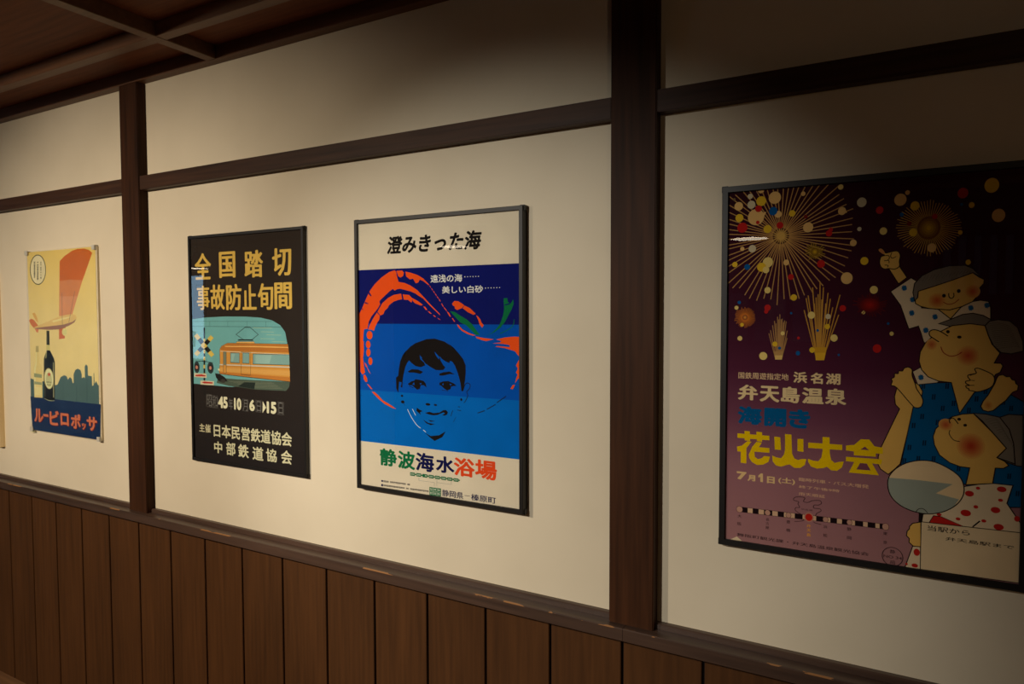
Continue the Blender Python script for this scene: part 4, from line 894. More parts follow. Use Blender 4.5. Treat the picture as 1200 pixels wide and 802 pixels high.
ART['p4'] = '''
P;93;8 8 525 8 525 750.5 8 750.5
#;great_firework_picture
L;94;1.9;0;121.1 650.6 245.4 651.5
L;94;1.9;0;121.1 651.2 245.2 665.3
L;94;1.9;0;121 651.6 246.3 677.6
L;94;1.9;0;120.8 652.2 246.5 695.5
L;94;1.9;0;120.6 652.7 235 704.9
L;94;1.9;0;120.4 653.1 230 716.2
L;94;1.9;0;120.2 653.5 221.8 725
L;94;1.9;0;119.9 653.9 221.3 742.1
L;94;1.9;0;119.5 654.3 202.8 746.5
L;94;1.9;0;119.1 654.6 186.7 746.5
L;94;1.9;0;118.7 654.9 174.6 746.5
L;94;1.9;0;118.2 655.1 160.5 746.5
L;94;1.9;0;117.7 655.3 148.7 746.5
L;94;1.9;0;117.3 655.5 139.1 746.5
L;94;1.9;0;116.8 655.6 129.3 746.5
L;94;1.9;0;116.3 655.6 119.6 746.5
L;94;1.9;0;115.7 655.6 108.5 746.5
L;94;1.9;0;115.3 655.5 99.8 746.5
L;94;1.9;0;114.7 655.4 88.4 746.5
L;94;1.9;0;114.2 655.2 77.6 746.5
L;94;1.9;0;113.8 655.1 67.2 746.5
L;94;1.9;0;113.4 654.8 53.9 746.5
L;94;1.9;0;113 654.5 41.1 746.5
L;94;1.9;0;112.6 654.1 25.3 741.5
L;94;1.9;0;112.3 653.9 13 738.9
L;94;1.9;0;112 653.4 12 721.7
L;94;1.9;0;111.7 653 12 706.4
L;94;1.9;0;111.4 652.4 12 691.6
L;94;1.9;0;111.3 652 12 681.8
L;94;1.9;0;111.2 651.5 12 669.9
L;94;1.9;0;111.1 651.1 12 660
L;94;1.9;0;111.1 650.6 12 649.6
L;94;1.9;0;111.1 650 12 637.1
L;94;1.9;0;111.2 649.6 12 629
L;94;1.9;0;111.4 649 12 615.3
L;94;1.9;0;111.5 648.6 12 605
L;94;1.9;0;111.7 648.1 12 592.1
L;94;1.9;0;112 647.7 12 577.9
L;94;1.9;0;112.4 647.2 12.5 556.7
L;94;1.9;0;112.7 646.9 22 547.1
L;94;1.9;0;113 646.6 35.6 546.5
L;94;1.9;0;113.6 646.3 46.8 531.7
L;94;1.9;0;114 646.1 56.2 524.4
L;94;1.9;0;114.5 645.9 70.6 520.2
L;94;1.9;0;114.9 645.7 84.6 524.1
L;94;1.9;0;115.4 645.6 98.2 522.2
L;94;1.9;0;115.9 645.6 110.6 510.8
L;94;1.9;0;116.4 645.6 123.9 522.7
L;94;1.9;0;116.9 645.7 136 522
L;94;1.9;0;117.5 645.8 152.4 523.2
L;94;1.9;0;117.9 645.9 162 529.8
L;94;1.9;0;118.4 646.2 178.3 532.8
L;94;1.9;0;118.8 646.4 184.9 541.8
L;94;1.9;0;119.2 646.7 195.9 547.9
L;94;1.9;0;119.6 647 207.5 558.3
L;94;1.9;0;119.9 647.3 217.9 563.4
L;94;1.9;0;120.2 647.8 231.9 571.3
L;94;1.9;0;120.5 648.2 234 585.7
L;94;1.9;0;120.7 648.7 239.6 601
L;94;1.9;0;120.9 649.2 245 614.4
L;94;1.9;0;121 649.6 246.6 624.8
L;94;1.9;0;121.1 650.1 248.6 637.3
E;95;116 650.5 15.7 16.7
E;96;116 650.5 11.8 12.4
E;97;116.1 650.5 7.9 8.3
E;98;116.1 650.5 3.9 4.2
P;98;116 649 133.7 647.7 116.2 652.2
P;98;115.5 649.1 138.1 639.1 116.7 652
P;98;115.1 649.4 138.9 628 117.1 651.7
P;98;114.8 649.8 125.2 633.9 117.4 651.3
P;98;114.6 650.3 121.5 625.4 117.6 650.8
P;98;114.6 650.8 113.5 618.7 117.6 650.3
P;98;114.7 651.3 109.2 633.7 117.5 649.8
P;98;114.9 651.7 100.2 632.4 117.2 649.4
P;98;115.3 652 89.8 635.7 116.9 649.1
P;98;115.7 652.2 98.7 647.5 116.4 649
P;98;116.2 652.2 91.9 654.5 116 649
P;98;116.7 652 87.8 665.2 115.5 649.1
P;98;117.1 651.7 102.6 663.9 115.1 649.4
P;98;117.4 651.3 103.6 673.3 114.8 649.8
P;98;117.6 650.8 109.2 682.4 114.6 650.3
P;98;117.6 650.3 117.6 669.1 114.6 650.8
P;98;117.5 649.8 125.4 673.2 114.7 651.3
P;98;117.2 649.4 135.9 673.2 114.9 651.7
P;98;116.9 649.1 131.2 659.1 115.3 652
P;98;116.4 649 139.3 654.6 115.7 652.2
P;99;70.4 745 83.1 746.3 82.1 742.3 76.5 739.6 72.6 741
E;100;55.6 735.4 5.3 5.5
E;101;23.7 731.5 2.7 2.8
E;99;32.7 716.8 8.6 8.9
E;100;57.9 718 7.9 8.2
E;102;77.2 723.8 9.6 10
E;99;103.5 728.6 11.8 12.4
E;99;156.8 732 4.2 4.5
E;103;224.2 739 4.7 5.2
E;102;34.4 692.5 8 8.2
E;99;67.3 692 15.9 16.6
E;104;72.2 708.8 6.8 7
E;104;70.9 680.9 3.6 3.8
E;99;110.4 694.6 6.6 7
E;105;100.7 701.8 8.1 8.6
E;102;136.8 694.5 6 6.3
E;104;40.5 672 10.2 10.4
E;102;90.3 666.1 7.8 8.1
E;104;114 672.2 6.6 6.9
E;106;162.2 686.2 3.7 3.9
E;99;166.8 664.7 9.3 10
E;99;227.2 692.5 7 7.7
E;104;207.8 657.5 3.8 4.2
E;104;204.8 650.6 5.8 6.2
E;100;261.1 706.5 8.2 9.2
E;100;257.9 655.7 3.7 4.1
E;99;247.9 629.7 5.8 6.4
E;100;60.9 627.5 7.4 7.7
E;99;41 628.2 4.2 4.4
E;102;26.3 596.2 5.4 5.6
E;105;51.2 590.2 5.9 6
E;103;91.7 598.4 9.8 10.4
E;102;79.7 588.8 8.9 9.2
E;103;88.3 583 6.5 6.8
E;99;127 596.5 5.5 5.9
E;104;136.1 567.2 5.5 5.9
E;104;191.4 591.4 7.2 7.9
E;99;237.6 561.9 10.2 11.4
E;102;267.5 594.1 6.8 7.6
P;99;79.6 700.1 87.8 701.4 83.5 693 80.2 693.3
P;99;230.7 697.9 236.6 688.5 232 688.8
L;107;1.3;0;179.7 615.4 193.9 614.8
L;107;1.3;0;179.7 615.4 198.8 610
L;107;1.3;0;179.7 615.4 196.7 606
L;107;1.3;0;179.7 615.4 192.1 604.4
L;107;1.3;0;179.7 615.4 186.9 605.2
L;107;1.3;0;179.7 615.4 185 602.2
L;107;1.3;0;179.7 615.4 181.7 601.6
L;107;1.3;0;179.7 615.4 178.3 602.1
L;107;1.3;0;179.7 615.4 174.9 602.8
L;107;1.3;0;179.7 615.4 168.9 600.2
L;107;1.3;0;179.7 615.4 169.9 607.3
L;107;1.3;0;179.7 615.4 168.7 610.2
L;107;1.3;0;179.7 615.4 160.3 611.6
L;107;1.3;0;179.7 615.4 162.7 616.2
L;107;1.3;0;179.7 615.4 159.6 621.2
L;107;1.3;0;179.7 615.4 165.8 623.2
L;107;1.3;0;179.7 615.4 164.7 629
L;107;1.3;0;179.7 615.4 169.5 630.1
L;107;1.3;0;179.7 615.4 172.8 633
L;107;1.3;0;179.7 615.4 177.2 633.4
L;107;1.3;0;179.7 615.4 181.5 631.1
L;107;1.3;0;179.7 615.4 184.1 627
L;107;1.3;0;179.7 615.4 187.4 626.2
L;107;1.3;0;179.7 615.4 194.1 627.3
L;107;1.3;0;179.7 615.4 197 623.5
L;107;1.3;0;179.7 615.4 198.9 619.2
E;108;179.8 615.5 7.2 7.8
E;109;179.8 615.5 5.4 5.9
E;110;179.8 615.5 3.7 3.9
E;111;179.8 615.5 1.8 1.9
#;fountain_fireworks_picture
L;112;1.1;0;52 485.4 67.8 485.4
L;112;1.1;0;51.9 484.7 68.7 482.2
L;112;1.1;0;51.8 484.1 68.5 478.8
L;112;1.1;0;51.5 483.5 66.7 476
L;112;1.1;0;51.2 482.9 65.6 472.9
L;112;1.1;0;50.8 482.4 62.7 471.1
L;112;1.1;0;50.3 482 60.5 468.6
L;112;1.1;0;49.8 481.7 57.8 466.8
L;112;1.1;0;49.2 481.4 54.2 466.9
L;112;1.1;0;48.6 481.3 51.7 463.8
L;112;1.1;0;48 481.2 48.2 463.4
L;112;1.1;0;47.4 481.3 45.2 466.9
L;112;1.1;0;46.8 481.4 41.3 464.4
L;112;1.1;0;46.2 481.7 38 465.7
L;112;1.1;0;45.6 482 35.6 468.4
L;112;1.1;0;45.2 482.4 34.7 472.2
L;112;1.1;0;44.7 482.9 30.1 472.5
L;112;1.1;0;44.4 483.5 30.9 476.7
L;112;1.1;0;44.2 484.1 26.7 478.5
L;112;1.1;0;44 484.7 26.9 482.1
L;112;1.1;0;43.9 485.4 28.9 485.4
L;112;1.1;0;44 486 28.7 488.4
L;112;1.1;0;44.1 486.7 27.7 491.8
L;112;1.1;0;44.4 487.3 29.2 494.7
L;112;1.1;0;44.7 487.8 30.3 497.9
L;112;1.1;0;45.1 488.3 32 500.9
L;112;1.1;0;45.6 488.7 36.3 501
L;112;1.1;0;46.1 489.1 39.2 501.9
L;112;1.1;0;46.7 489.3 40.9 506.2
L;112;1.1;0;47.3 489.5 44.8 503.6
L;112;1.1;0;47.9 489.5 47.7 507
L;112;1.1;0;48.5 489.5 50.7 504
L;112;1.1;0;49.1 489.3 54.4 505.7
L;112;1.1;0;49.7 489.1 57.5 504.3
L;112;1.1;0;50.3 488.7 60.6 502.8
L;112;1.1;0;50.7 488.3 62.4 499.8
L;112;1.1;0;51.2 487.8 65.5 498.1
L;112;1.1;0;51.5 487.3 65.1 494.1
L;112;1.1;0;51.7 486.7 67.9 491.8
L;112;1.1;0;51.9 486 67.5 488.5
E;113;48 485.4 5.3 5.5
E;114;48 485.4 3.6 3.7
E;115;48 485.4 1.8 1.8
L;116;1.6;0;108.7 402.5 95.7 452.7
L;116;1.6;0;109.8 402.5 98.7 459
L;116;1.6;0;111.2 402.5 102.7 469.1
L;116;1.6;0;112.4 402.6 106.2 478.1
L;116;1.6;0;113.4 402.6 109 473.2
L;116;1.6;0;114.5 402.6 111.9 486.8
L;116;1.6;0;115.3 402.7 114.3 481.4
L;116;1.6;0;116.1 402.7 116.4 491.7
L;116;1.6;0;116.9 402.7 118.9 481.4
L;116;1.6;0;117.6 402.7 120.9 482.8
L;116;1.6;0;118.5 402.8 123.5 476
L;116;1.6;0;119.2 402.8 125.5 479.3
L;116;1.6;0;120.2 402.8 128.6 477.4
L;116;1.6;0;120.9 402.8 130.8 458.5
L;116;1.6;0;120.9 402.8 130.8 443.7
P;117;105.9 416 124.3 416.5 121.5 399.6 108.5 399.2
P;118;107.6 407.9 122.9 408.3 121.5 399.6 108.5 399.2
L;119;1.9;0;185.6 404.8 161.9 500.1
L;119;1.9;0;186.3 404.8 165.2 524
L;119;1.9;0;187 404.8 168.8 529.3
L;119;1.9;0;187.7 404.8 172.4 505.4
L;119;1.9;0;188.6 404.9 176.7 545
L;119;1.9;0;189.3 404.9 180.5 513.3
L;119;1.9;0;190 404.9 183.5 525.1
L;119;1.9;0;190.7 404.9 187.1 531.6
L;119;1.9;0;191.4 405 190.3 556.5
L;119;1.9;0;192 405 194 521
L;119;1.9;0;192.6 405 196.5 545.1
L;119;1.9;0;193.5 405 201.3 513.1
L;119;1.9;0;194.3 405 205 534
L;119;1.9;0;195.1 405.1 209.3 522.1
L;119;1.9;0;196 405.1 213.8 505.1
L;119;1.9;0;198.6 405.2 226.4 529.7
L;119;1.9;0;198.2 405.2 224.7 490.8
P;120;181.9 425.9 205 426.4 200.2 400.7 184.7 400.2
P;121;183.5 415.3 202.3 415.8 200.2 400.7 184.7 400.2
#;confetti_pattern
E;103;91.9 541.3 6.2 6.5
E;102;142.2 525.7 6 6.4
E;104;92.4 505.4 6.2 6.5
E;104;89.9 497.7 4.1 4.4
E;105;36.1 516.8 3.5 3.6
E;103;30.6 505.7 4.1 4.2
E;103;38.2 441.6 4.9 5
E;102;42.2 470.1 3.8 3.9
E;105;137.7 494.1 2.2 2.4
E;103;85.1 405.9 7.9 8.2
E;103;175.5 490 6.6 7.2
E;100;205.8 487.4 4.8 5.2
E;102;204.8 467.6 4.8 5.2
E;105;187.4 459.6 2.6 2.9
E;103;217.1 445.1 6.4 7.1
E;102;177.8 420.5 5.1 5.6
E;102;107.6 431 4.9 5.2
E;103;122.1 453.1 3.9 4.1
E;105;116.6 422.9 3.1 3.2
E;104;152.1 444.1 2.8 2.9
E;105;151.5 413.4 4.2 4.6
E;105;225.9 412.2 2.1 2.4
E;104;231.5 503.4 5.6 6.2
E;103;267.5 495.3 3.2 3.6
#;golden_firework_picture
L;122;1.3;0;378.1 650.3 423.3 647.4
L;122;1.3;0;378.1 649.7 422.5 642.4
L;122;1.3;0;378 649.1 420.2 637.8
L;122;1.3;0;377.8 648.5 419.4 633
L;122;1.3;0;377.6 648 415.1 629.7
L;122;1.3;0;377.4 647.5 413.2 625.5
L;122;1.3;0;377.1 647 413.5 619.7
L;122;1.3;0;376.7 646.5 410.1 616.3
L;122;1.3;0;376.3 646.1 408.3 611.2
L;122;1.3;0;375.9 645.8 403.6 609.2
L;122;1.3;0;375.4 645.5 398 608.9
L;122;1.3;0;374.9 645.2 394.5 605.5
L;122;1.3;0;374.4 645 390.9 601.5
L;122;1.3;0;373.8 644.9 385.7 601.6
L;122;1.3;0;373.2 644.8 380.2 603.8
L;122;1.3;0;372.6 644.8 375.9 598.6
L;122;1.3;0;372 644.8 370.6 598.9
L;122;1.3;0;371.4 644.9 366 604
L;122;1.3;0;370.9 645.1 360.6 602.6
L;122;1.3;0;370.3 645.3 355.9 605.2
L;122;1.3;0;369.7 645.5 350.2 605.3
L;122;1.3;0;369.2 645.9 347 610.4
L;122;1.3;0;368.7 646.2 343.1 613.8
L;122;1.3;0;368.3 646.6 338.2 616.2
L;122;1.3;0;367.8 647.1 332.4 618.3
L;122;1.3;0;367.5 647.6 333.2 625.5
L;122;1.3;0;367.1 648.1 330.4 629.8
L;122;1.3;0;366.9 648.7 325.3 633.3
L;122;1.3;0;366.6 649.2 321.8 637.9
L;122;1.3;0;366.5 649.8 322.6 643.5
L;122;1.3;0;366.4 650.4 322.2 648.7
L;122;1.3;0;366.3 651 319.2 654
L;122;1.3;0;366.4 651.6 319.9 659.2
L;122;1.3;0;366.4 652.2 324.9 663.3
L;122;1.3;0;366.6 652.7 321.3 669.7
L;122;1.3;0;366.8 653.3 326.9 672.7
L;122;1.3;0;367 653.8 328.5 677.4
L;122;1.3;0;367.3 654.3 328.4 683.5
L;122;1.3;0;367.7 654.7 333.6 685.7
L;122;1.3;0;368.1 655.1 335.5 690.8
L;122;1.3;0;368.5 655.5 341.8 690.8
L;122;1.3;0;369 655.8 343.5 697
L;122;1.3;0;369.5 656 350.1 695.4
L;122;1.3;0;370.1 656.2 354.6 696.8
L;122;1.3;0;370.6 656.4 358.7 699.9
L;122;1.3;0;371.2 656.5 363.8 699.5
L;122;1.3;0;371.8 656.5 368.7 700.8
L;122;1.3;0;372.4 656.4 373.8 702.5
L;122;1.3;0;373 656.4 378.9 700.5
L;122;1.3;0;373.6 656.2 383 695.1
L;122;1.3;0;374.1 656 388.1 695
L;122;1.3;0;374.7 655.7 393.2 693.8
L;122;1.3;0;375.2 655.4 397.4 690.8
L;122;1.3;0;375.7 655 402.3 688.6
L;122;1.3;0;376.2 654.6 405.3 684.1
L;122;1.3;0;376.6 654.2 407 678.8
L;122;1.3;0;377 653.7 410.7 675.4
L;122;1.3;0;377.3 653.1 416.3 672.6
L;122;1.3;0;377.6 652.6 416.1 666.8
L;122;1.3;0;377.8 652 420 662.7
L;122;1.3;0;377.9 651.4 422.6 657.8
L;122;1.3;0;378 650.9 421.5 652.5
E;123;372.1 650.7 18.4 21.4
E;124;372.1 650.6 14.8 17.1
E;125;372.1 650.6 11 12.9
E;126;372.2 650.6 7.4 8.6
E;127;372.2 650.6 3.7 4.3
#;red_burst_picture
L;128;1.3;0;278.3 509.5 305.9 509.3
L;128;1.3;0;278.3 509.5 304.8 505.7
L;128;1.3;0;278.3 509.5 300.4 503.1
L;128;1.3;0;278.3 509.5 304.8 497.4
L;128;1.3;0;278.3 509.5 297.9 496.6
L;128;1.3;0;278.3 509.5 298.2 491
L;128;1.3;0;278.3 509.5 290.3 493.5
L;128;1.3;0;278.3 509.5 289 487.2
L;128;1.3;0;278.3 509.5 283.8 486.9
L;128;1.3;0;278.3 509.5 278.7 488.2
L;128;1.3;0;278.3 509.5 274.3 490
L;128;1.3;0;278.3 509.5 271.2 493.6
L;128;1.3;0;278.3 509.5 264.1 489.8
L;128;1.3;0;278.3 509.5 263 495
L;128;1.3;0;278.3 509.5 257.2 495.6
L;128;1.3;0;278.3 509.5 259.8 501.2
L;128;1.3;0;278.3 509.5 258.7 504
L;128;1.3;0;278.3 509.5 256.9 506.7
L;128;1.3;0;278.3 509.5 248.6 509.8
L;128;1.3;0;278.3 509.5 256.4 512.7
L;128;1.3;0;278.3 509.5 249.2 518.1
L;128;1.3;0;278.3 509.5 257 519.3
L;128;1.3;0;278.3 509.5 257.5 523.3
L;128;1.3;0;278.3 509.5 262.6 524.2
L;128;1.3;0;278.3 509.5 264.3 528.3
L;128;1.3;0;278.3 509.5 270.9 525.2
L;128;1.3;0;278.3 509.5 273.7 528.7
L;128;1.3;0;278.3 509.5 277.9 533.9
L;128;1.3;0;278.3 509.5 281.8 526.6
L;128;1.3;0;278.3 509.5 287.4 529.8
L;128;1.3;0;278.3 509.5 289.8 525.6
L;128;1.3;0;278.3 509.5 293 523.5
L;128;1.3;0;278.3 509.5 293.5 519.6
L;128;1.3;0;278.3 509.5 295.5 517.3
L;128;1.3;0;278.3 509.5 307 517.6
L;128;1.3;0;278.3 509.5 307.1 513.3
E;129;278.2 509.5 16.3 13.2
E;130;278.2 509.5 13.1 10.6
E;131;278.3 509.6 9.8 7.9
E;132;278.3 509.5 6.5 5.3
E;133;278.4 509.6 3.2 2.7
#;confetti_pattern
E;99;325.6 706 10 11.4
E;99;337 718.3 3.9 4.4
E;102;349.4 692.8 7.2 8.4
E;104;291.7 689.3 6.2 7
E;103;298.6 649.2 6.2 7
E;102;347.4 643.8 6.4 7.4
E;99;377.5 613.8 7.1 8.3
E;103;284.6 538.4 6.8 7.6
E;104;423.4 709.8 8 9.5
E;102;437 687.3 4.3 5.2
E;102;466 719.6 10.8 13.1
E;99;477 666 9.7 11.7
E;102;420.9 639.4 3.6 4.3
E;102;434.1 585.3 4 4.8
E;104;381 671 4.2 4.8
E;105;421.9 689.5 2.5 2.8
E;103;315.9 454.9 3.5 4
E;104;292 426.1 7.2 8.2
E;105;309.8 474 2.2 2.5
E;134;340.7 660.5 3.9 4.4
E;105;328.3 678.2 3.5 3.9
#;place_lettering
T;135;国鉄周遊指定地;36 357.2 134.5 370.9 0.01 0 0
T;136;浜;143.6 353.4 169.3 375.8 0.035 0 0
T;136;名;175.6 353 198.3 375.3 0.035 0 0
T;136;湖;203.6 352.8 229.9 375.2 0.035 0 0
T;137;弁;35.4 312.4 75.7 344.7 0.03 0.03 0
T;137;天;79.1 311.3 118 344.4 0.03 0.03 0
T;137;島;120.4 311.9 156.5 344.9 0.03 0.03 0
T;137;温;160 312.6 200.3 344.8 0.03 0.03 0
T;137;泉;202.5 312.9 241.1 345.5 0.03 0.03 0
T;138;海;35.3 261.6 84.3 299.5 0.05 0 0
T;138;開;88.5 260.8 131.6 299.3 0.05 0 0
T;138;き;135.9 261.1 176.7 299.9 0.05 0 0
#;event_lettering
P;139;35.4 241 99.2 241.1 99.3 231.8 35.5 231.5
P;139;49.6 247.2 60.4 247.2 61.3 226.5 50.4 227.4
P;139;73.5 247.7 84.8 247.4 85 227.4 74.7 227.7
P;139;34.8 212.7 44.8 215.8 55.8 226.3 64 225.5 54.2 211.4 54.3 178.8 42.8 179.2 42.5 202.6 35.8 202.6
P;139;58.9 198.2 65.9 215.6 74.1 226.4 84.7 225.8 79 215.6 99.6 215.7 99.7 205.8 70.2 205.3 70.9 194.7 77.2 190.4 84.6 193 89.8 198.2 101 197.8 98.2 186.6 87.7 179.9 75.9 177.7 65.4 182.8 59.9 191.1
P;139;108.8 240.4 120.4 239.9 122.2 213.8 110.1 213.6
P;139;153.1 239.7 164.3 240.1 164.7 214 153.4 214.7
P;139;129.5 247.4 141.7 247.2 143.4 208.3 148 198.9 155.1 196.6 161 199.1 170.4 200.3 167.8 187.9 159.5 180.9 148.3 179.7 139.1 185.7 132.6 183.8 122.6 179.3 112.5 181 106.3 189 105.3 200.7 113.7 197.6 122.4 196.9 128 205.2 129.9 216.1
P;139;173.3 233.9 235 235.2 235.2 224.5 173.4 223.1
P;139;199.4 247.7 212.1 247.9 213.2 215.2 215.8 202.9 222.3 197.7 228.1 200.1 238.2 202.3 235.7 190.8 226.6 182.4 215.8 182.3 208.4 188.7 202.3 185.3 190 182.8 178.9 186.1 173.5 195.5 173.5 201 182.9 198.3 192.5 198.1 197.9 206.2 199.8 219.9
#;blue_robe_picture
P;138;359.9 360.2 390.7 365.1 414.6 366.7 475.9 376.5 491.2 359 502.6 349.1 521.1 337.5 523.7 228 524.7 150.8 488.6 145.7 438.1 181.2 335.2 204.1 353.9 318.8
L;140;1.7;1;359.9 360.2 390.7 365.1 414.6 366.7 475.9 376.5 491.2 359 502.6 349.1 521.1 337.5 523.7 228 524.7 150.8 488.6 145.7 438.1 181.2 335.2 204.1 353.9 318.8
P;141;383.5 343.4 385.9 343.5 385.3 333.5 382.9 333.3
P;141;386.9 343.6 389.3 343.7 388.7 333.7 386.3 333.5
P;141;398 322.9 400.4 323 399.8 313 397.4 312.9
P;141;401.4 323.1 403.8 323.2 403.2 313.3 400.8 313.1
P;141;365.9 305.6 368.4 305.8 367.7 295.7 365.3 295.5
P;141;369.4 305.9 371.8 306.1 371.2 295.9 368.8 295.8
P;141;390.5 296.2 392.9 296.4 392.3 286.3 389.9 286.1
P;141;393.9 296.4 396.3 296.6 395.7 286.6 393.3 286.4
P;141;352.4 287.8 354.9 288 354.3 277.8 351.8 277.6
P;141;355.9 288 358.4 288.2 357.8 278 355.3 277.8
P;141;346.4 245.5 348.9 245.8 348.2 235.5 345.7 235.3
P;141;349.9 245.9 352.4 246.1 351.7 235.8 349.3 235.6
P;141;370.4 256.2 372.8 256.4 372.2 246.3 369.7 246
P;141;373.8 256.5 376.3 256.7 375.7 246.6 373.2 246.4
P;141;338.5 219.2 341 219.4 340.3 209.1 337.8 208.8
P;141;342 219.5 344.5 219.8 343.9 209.5 341.4 209.2
P;141;361.3 225.6 363.8 225.9 363.1 215.7 360.7 215.4
P;141;364.8 226 367.2 226.2 366.6 216 364.2 215.8
P;141;385.8 228.1 388.2 228.4 387.6 218.2 385.2 218
P;141;389.2 228.5 391.7 228.7 391.1 218.6 388.6 218.3
P;141;425.1 213.9 427.4 214.2 426.8 204.2 424.5 203.9
P;141;428.4 214.3 430.7 214.5 430.2 204.6 427.8 204.3
P;141;449.5 343.6 451.8 343.8 451.2 334 448.9 333.8
P;141;452.7 343.8 455 343.9 454.5 334.2 452.2 334
P;141;438.4 322 440.7 322.1 440.1 312.3 437.8 312.1
P;141;441.7 322.2 444 322.3 443.4 312.5 441.1 312.4
P;141;500.6 329.5 502.8 329.7 502.3 320.1 500.1 319.9
P;141;503.7 329.7 505.9 329.9 505.4 320.3 503.2 320.1
P;141;500.6 208.4 502.8 208.6 502.3 198.9 500.1 198.7
P;141;503.8 208.7 506 209 505.5 199.3 503.2 199
P;141;414.7 333.4 417 333.5 416.4 323.6 414.1 323.4
P;141;418 333.6 420.4 333.7 419.8 323.8 417.4 323.7
P;141;404.1 364.6 406.5 364.7 405.9 354.8 403.5 354.7
P;141;407.5 364.8 409.9 364.9 409.3 355 406.9 354.8
P;141;366.8 362.8 369.3 362.9 368.7 352.8 366.2 352.7
P;141;370.3 363 372.7 363.1 372.1 353 369.7 352.9
P;141;489.3 340.2 491.5 340.3 491 330.7 488.7 330.6
P;141;492.4 340.4 494.6 340.5 494.1 330.9 491.9 330.8
P;141;513.3 178.9 515.5 179.2 515 169.6 512.8 169.3
P;141;516.4 179.3 518.6 179.6 518.1 170 515.9 169.7
P;141;462.5 358.2 464.8 358.3 464.3 348.6 462 348.5
P;141;465.8 358.4 468 358.5 467.5 348.8 465.2 348.7
P;142;326.1 351.3 322.8 335.5 324.5 320.9 331.7 312.5 315.9 272.2 301.9 235.9 297.9 218.7 297.3 203.8 302.2 194.4 315.3 185.5 325.8 197 334.5 207.7 345.5 267.3 353.9 318.3 366.9 338 368.4 347.7 362.4 359.4 356.1 363.9
L;140;1.7;1;326.1 351.3 322.8 335.5 324.5 320.9 331.7 312.5 315.9 272.2 301.9 235.9 297.9 218.7 297.3 203.8 302.2 194.4 315.3 185.5 325.8 197 334.5 207.7 345.5 267.3 353.9 318.3 366.9 338 368.4 347.7 362.4 359.4 356.1 363.9
#;event_lettering_end
P;139;241.6 234.3 256 237.1 267.5 249 282.1 249.7 290.8 237.5 305.2 235.9 305.4 224.1 293.6 223.8 293.7 217.5 255.8 216.5 255.7 223.9 241.8 224.6
P;143;267.1 228.8 274.7 235.4 282 228.8
P;139;242 212.2 304.6 213.4 302.8 203.4 287.5 203.7 299.6 181.9 247.5 181.5 256.6 203.4 242.1 203.3
P;143;260.7 189.1 267 202.4 278.6 202.5 285.2 189.8
#;boy_picture
P;144;312.7 534.7 345.7 559.6 354.5 553.5 363.7 503.4 390 500.9 409.2 483.3 423.5 503.1 436.8 513.4 453.9 516.6 466.3 514.2 469.3 502.8 469.8 482.7 462.6 466.3 404.7 461.1 379.4 427.6 368 440.4 363.5 457 359.2 469.6 343.8 464 329.5 508.4
L;140;1.7;1;312.7 534.7 345.7 559.6 354.5 553.5 363.7 503.4 390 500.9 409.2 483.3 423.5 503.1 436.8 513.4 453.9 516.6 466.3 514.2 469.3 502.8 469.8 482.7 462.6 466.3 404.7 461.1 379.4 427.6 368 440.4 363.5 457 359.2 469.6 343.8 464 329.5 508.4
P;144;351.6 384.1 363.8 392.5 372.2 381.4 395.7 368.6 390.7 365.1 360.3 360.2
L;140;1.3;1;351.6 384.1 363.8 392.5 372.2 381.4 395.7 368.6 390.7 365.1 360.3 360.2
E;145;337.5 539.2 2 2.4
L;145;1.1;0;335.1 540.8 336.7 535.1
E;145;333.9 538 2 2.3
L;145;1.1;0;335.1 540.8 330.2 539.2
E;145;332.7 542.4 2 2.4
L;145;1.1;0;335.1 540.8 333.5 546.5
E;145;336.4 543.5 2 2.3
L;145;1.1;0;335.1 540.8 340 542.4
E;145;351.4 517.5 2 2.3
L;145;1.1;0;349 519 350.6 513.4
E;145;347.8 516.4 2.1 2.4
L;145;1.1;0;349 519 344.1 517.4
E;145;346.6 520.5 2 2.3
L;145;1.1;0;349 519 347.4 524.7
E;145;350.2 521.8 2 2.4
L;145;1.1;0;349 519 353.8 520.7
E;145;350.4 492.5 2 2.3
L;145;1.1;0;348 494 349.6 488.3
E;145;346.8 491.2 2 2.4
L;145;1.1;0;348 494 343.2 492.3
E;145;345.6 495.5 2 2.3
L;145;1.1;0;348 494 346.5 499.6
E;145;349.3 496.7 2 2.3
L;145;1.1;0;348 494 352.9 495.6
E;145;387.6 485.3 1.9 2.3
L;145;1.1;0;385.2 486.8 386.8 481.2
E;145;384.1 484.1 1.9 2.3
L;145;1.1;0;385.2 486.8 380.5 485.1
E;145;382.9 488.3 1.9 2.3
L;145;1.1;0;385.2 486.8 383.7 492.4
E;145;386.4 489.5 1.9 2.3
L;145;1.1;0;385.2 486.8 389.9 488.5
E;145;373.6 460.4 1.9 2.3
L;145;1.1;0;371.2 461.9 372.7 456.3
E;145;370 459.1 2 2.3
L;145;1.1;0;371.2 461.9 366.4 460.2
E;145;368.9 463.4 2 2.3
L;145;1.1;0;371.2 461.9 369.6 467.5
E;145;372.4 464.6 2 2.3
L;145;1.1;0;371.2 461.9 376 463.6
E;145;442.1 501.6 1.9 2.2
L;145;1.1;0;439.9 503 441.4 497.5
E;145;438.8 500.4 1.9 2.2
L;145;1.1;0;439.9 503 435.4 501.4
E;145;437.6 504.4 1.8 2.2
L;145;1.1;0;439.9 503 438.4 508.4
E;145;441 505.6 1.8 2.2
L;145;1.1;0;439.9 503 444.4 504.6
E;145;465.8 505.9 1.9 2.2
L;145;1.1;0;463.6 507.4 465 502
E;145;462.5 504.8 1.8 2.2
L;145;1.1;0;463.6 507.4 459.2 505.8
E;145;461.4 508.9 1.8 2.2
L;145;1.1;0;463.6 507.4 462.1 512.8
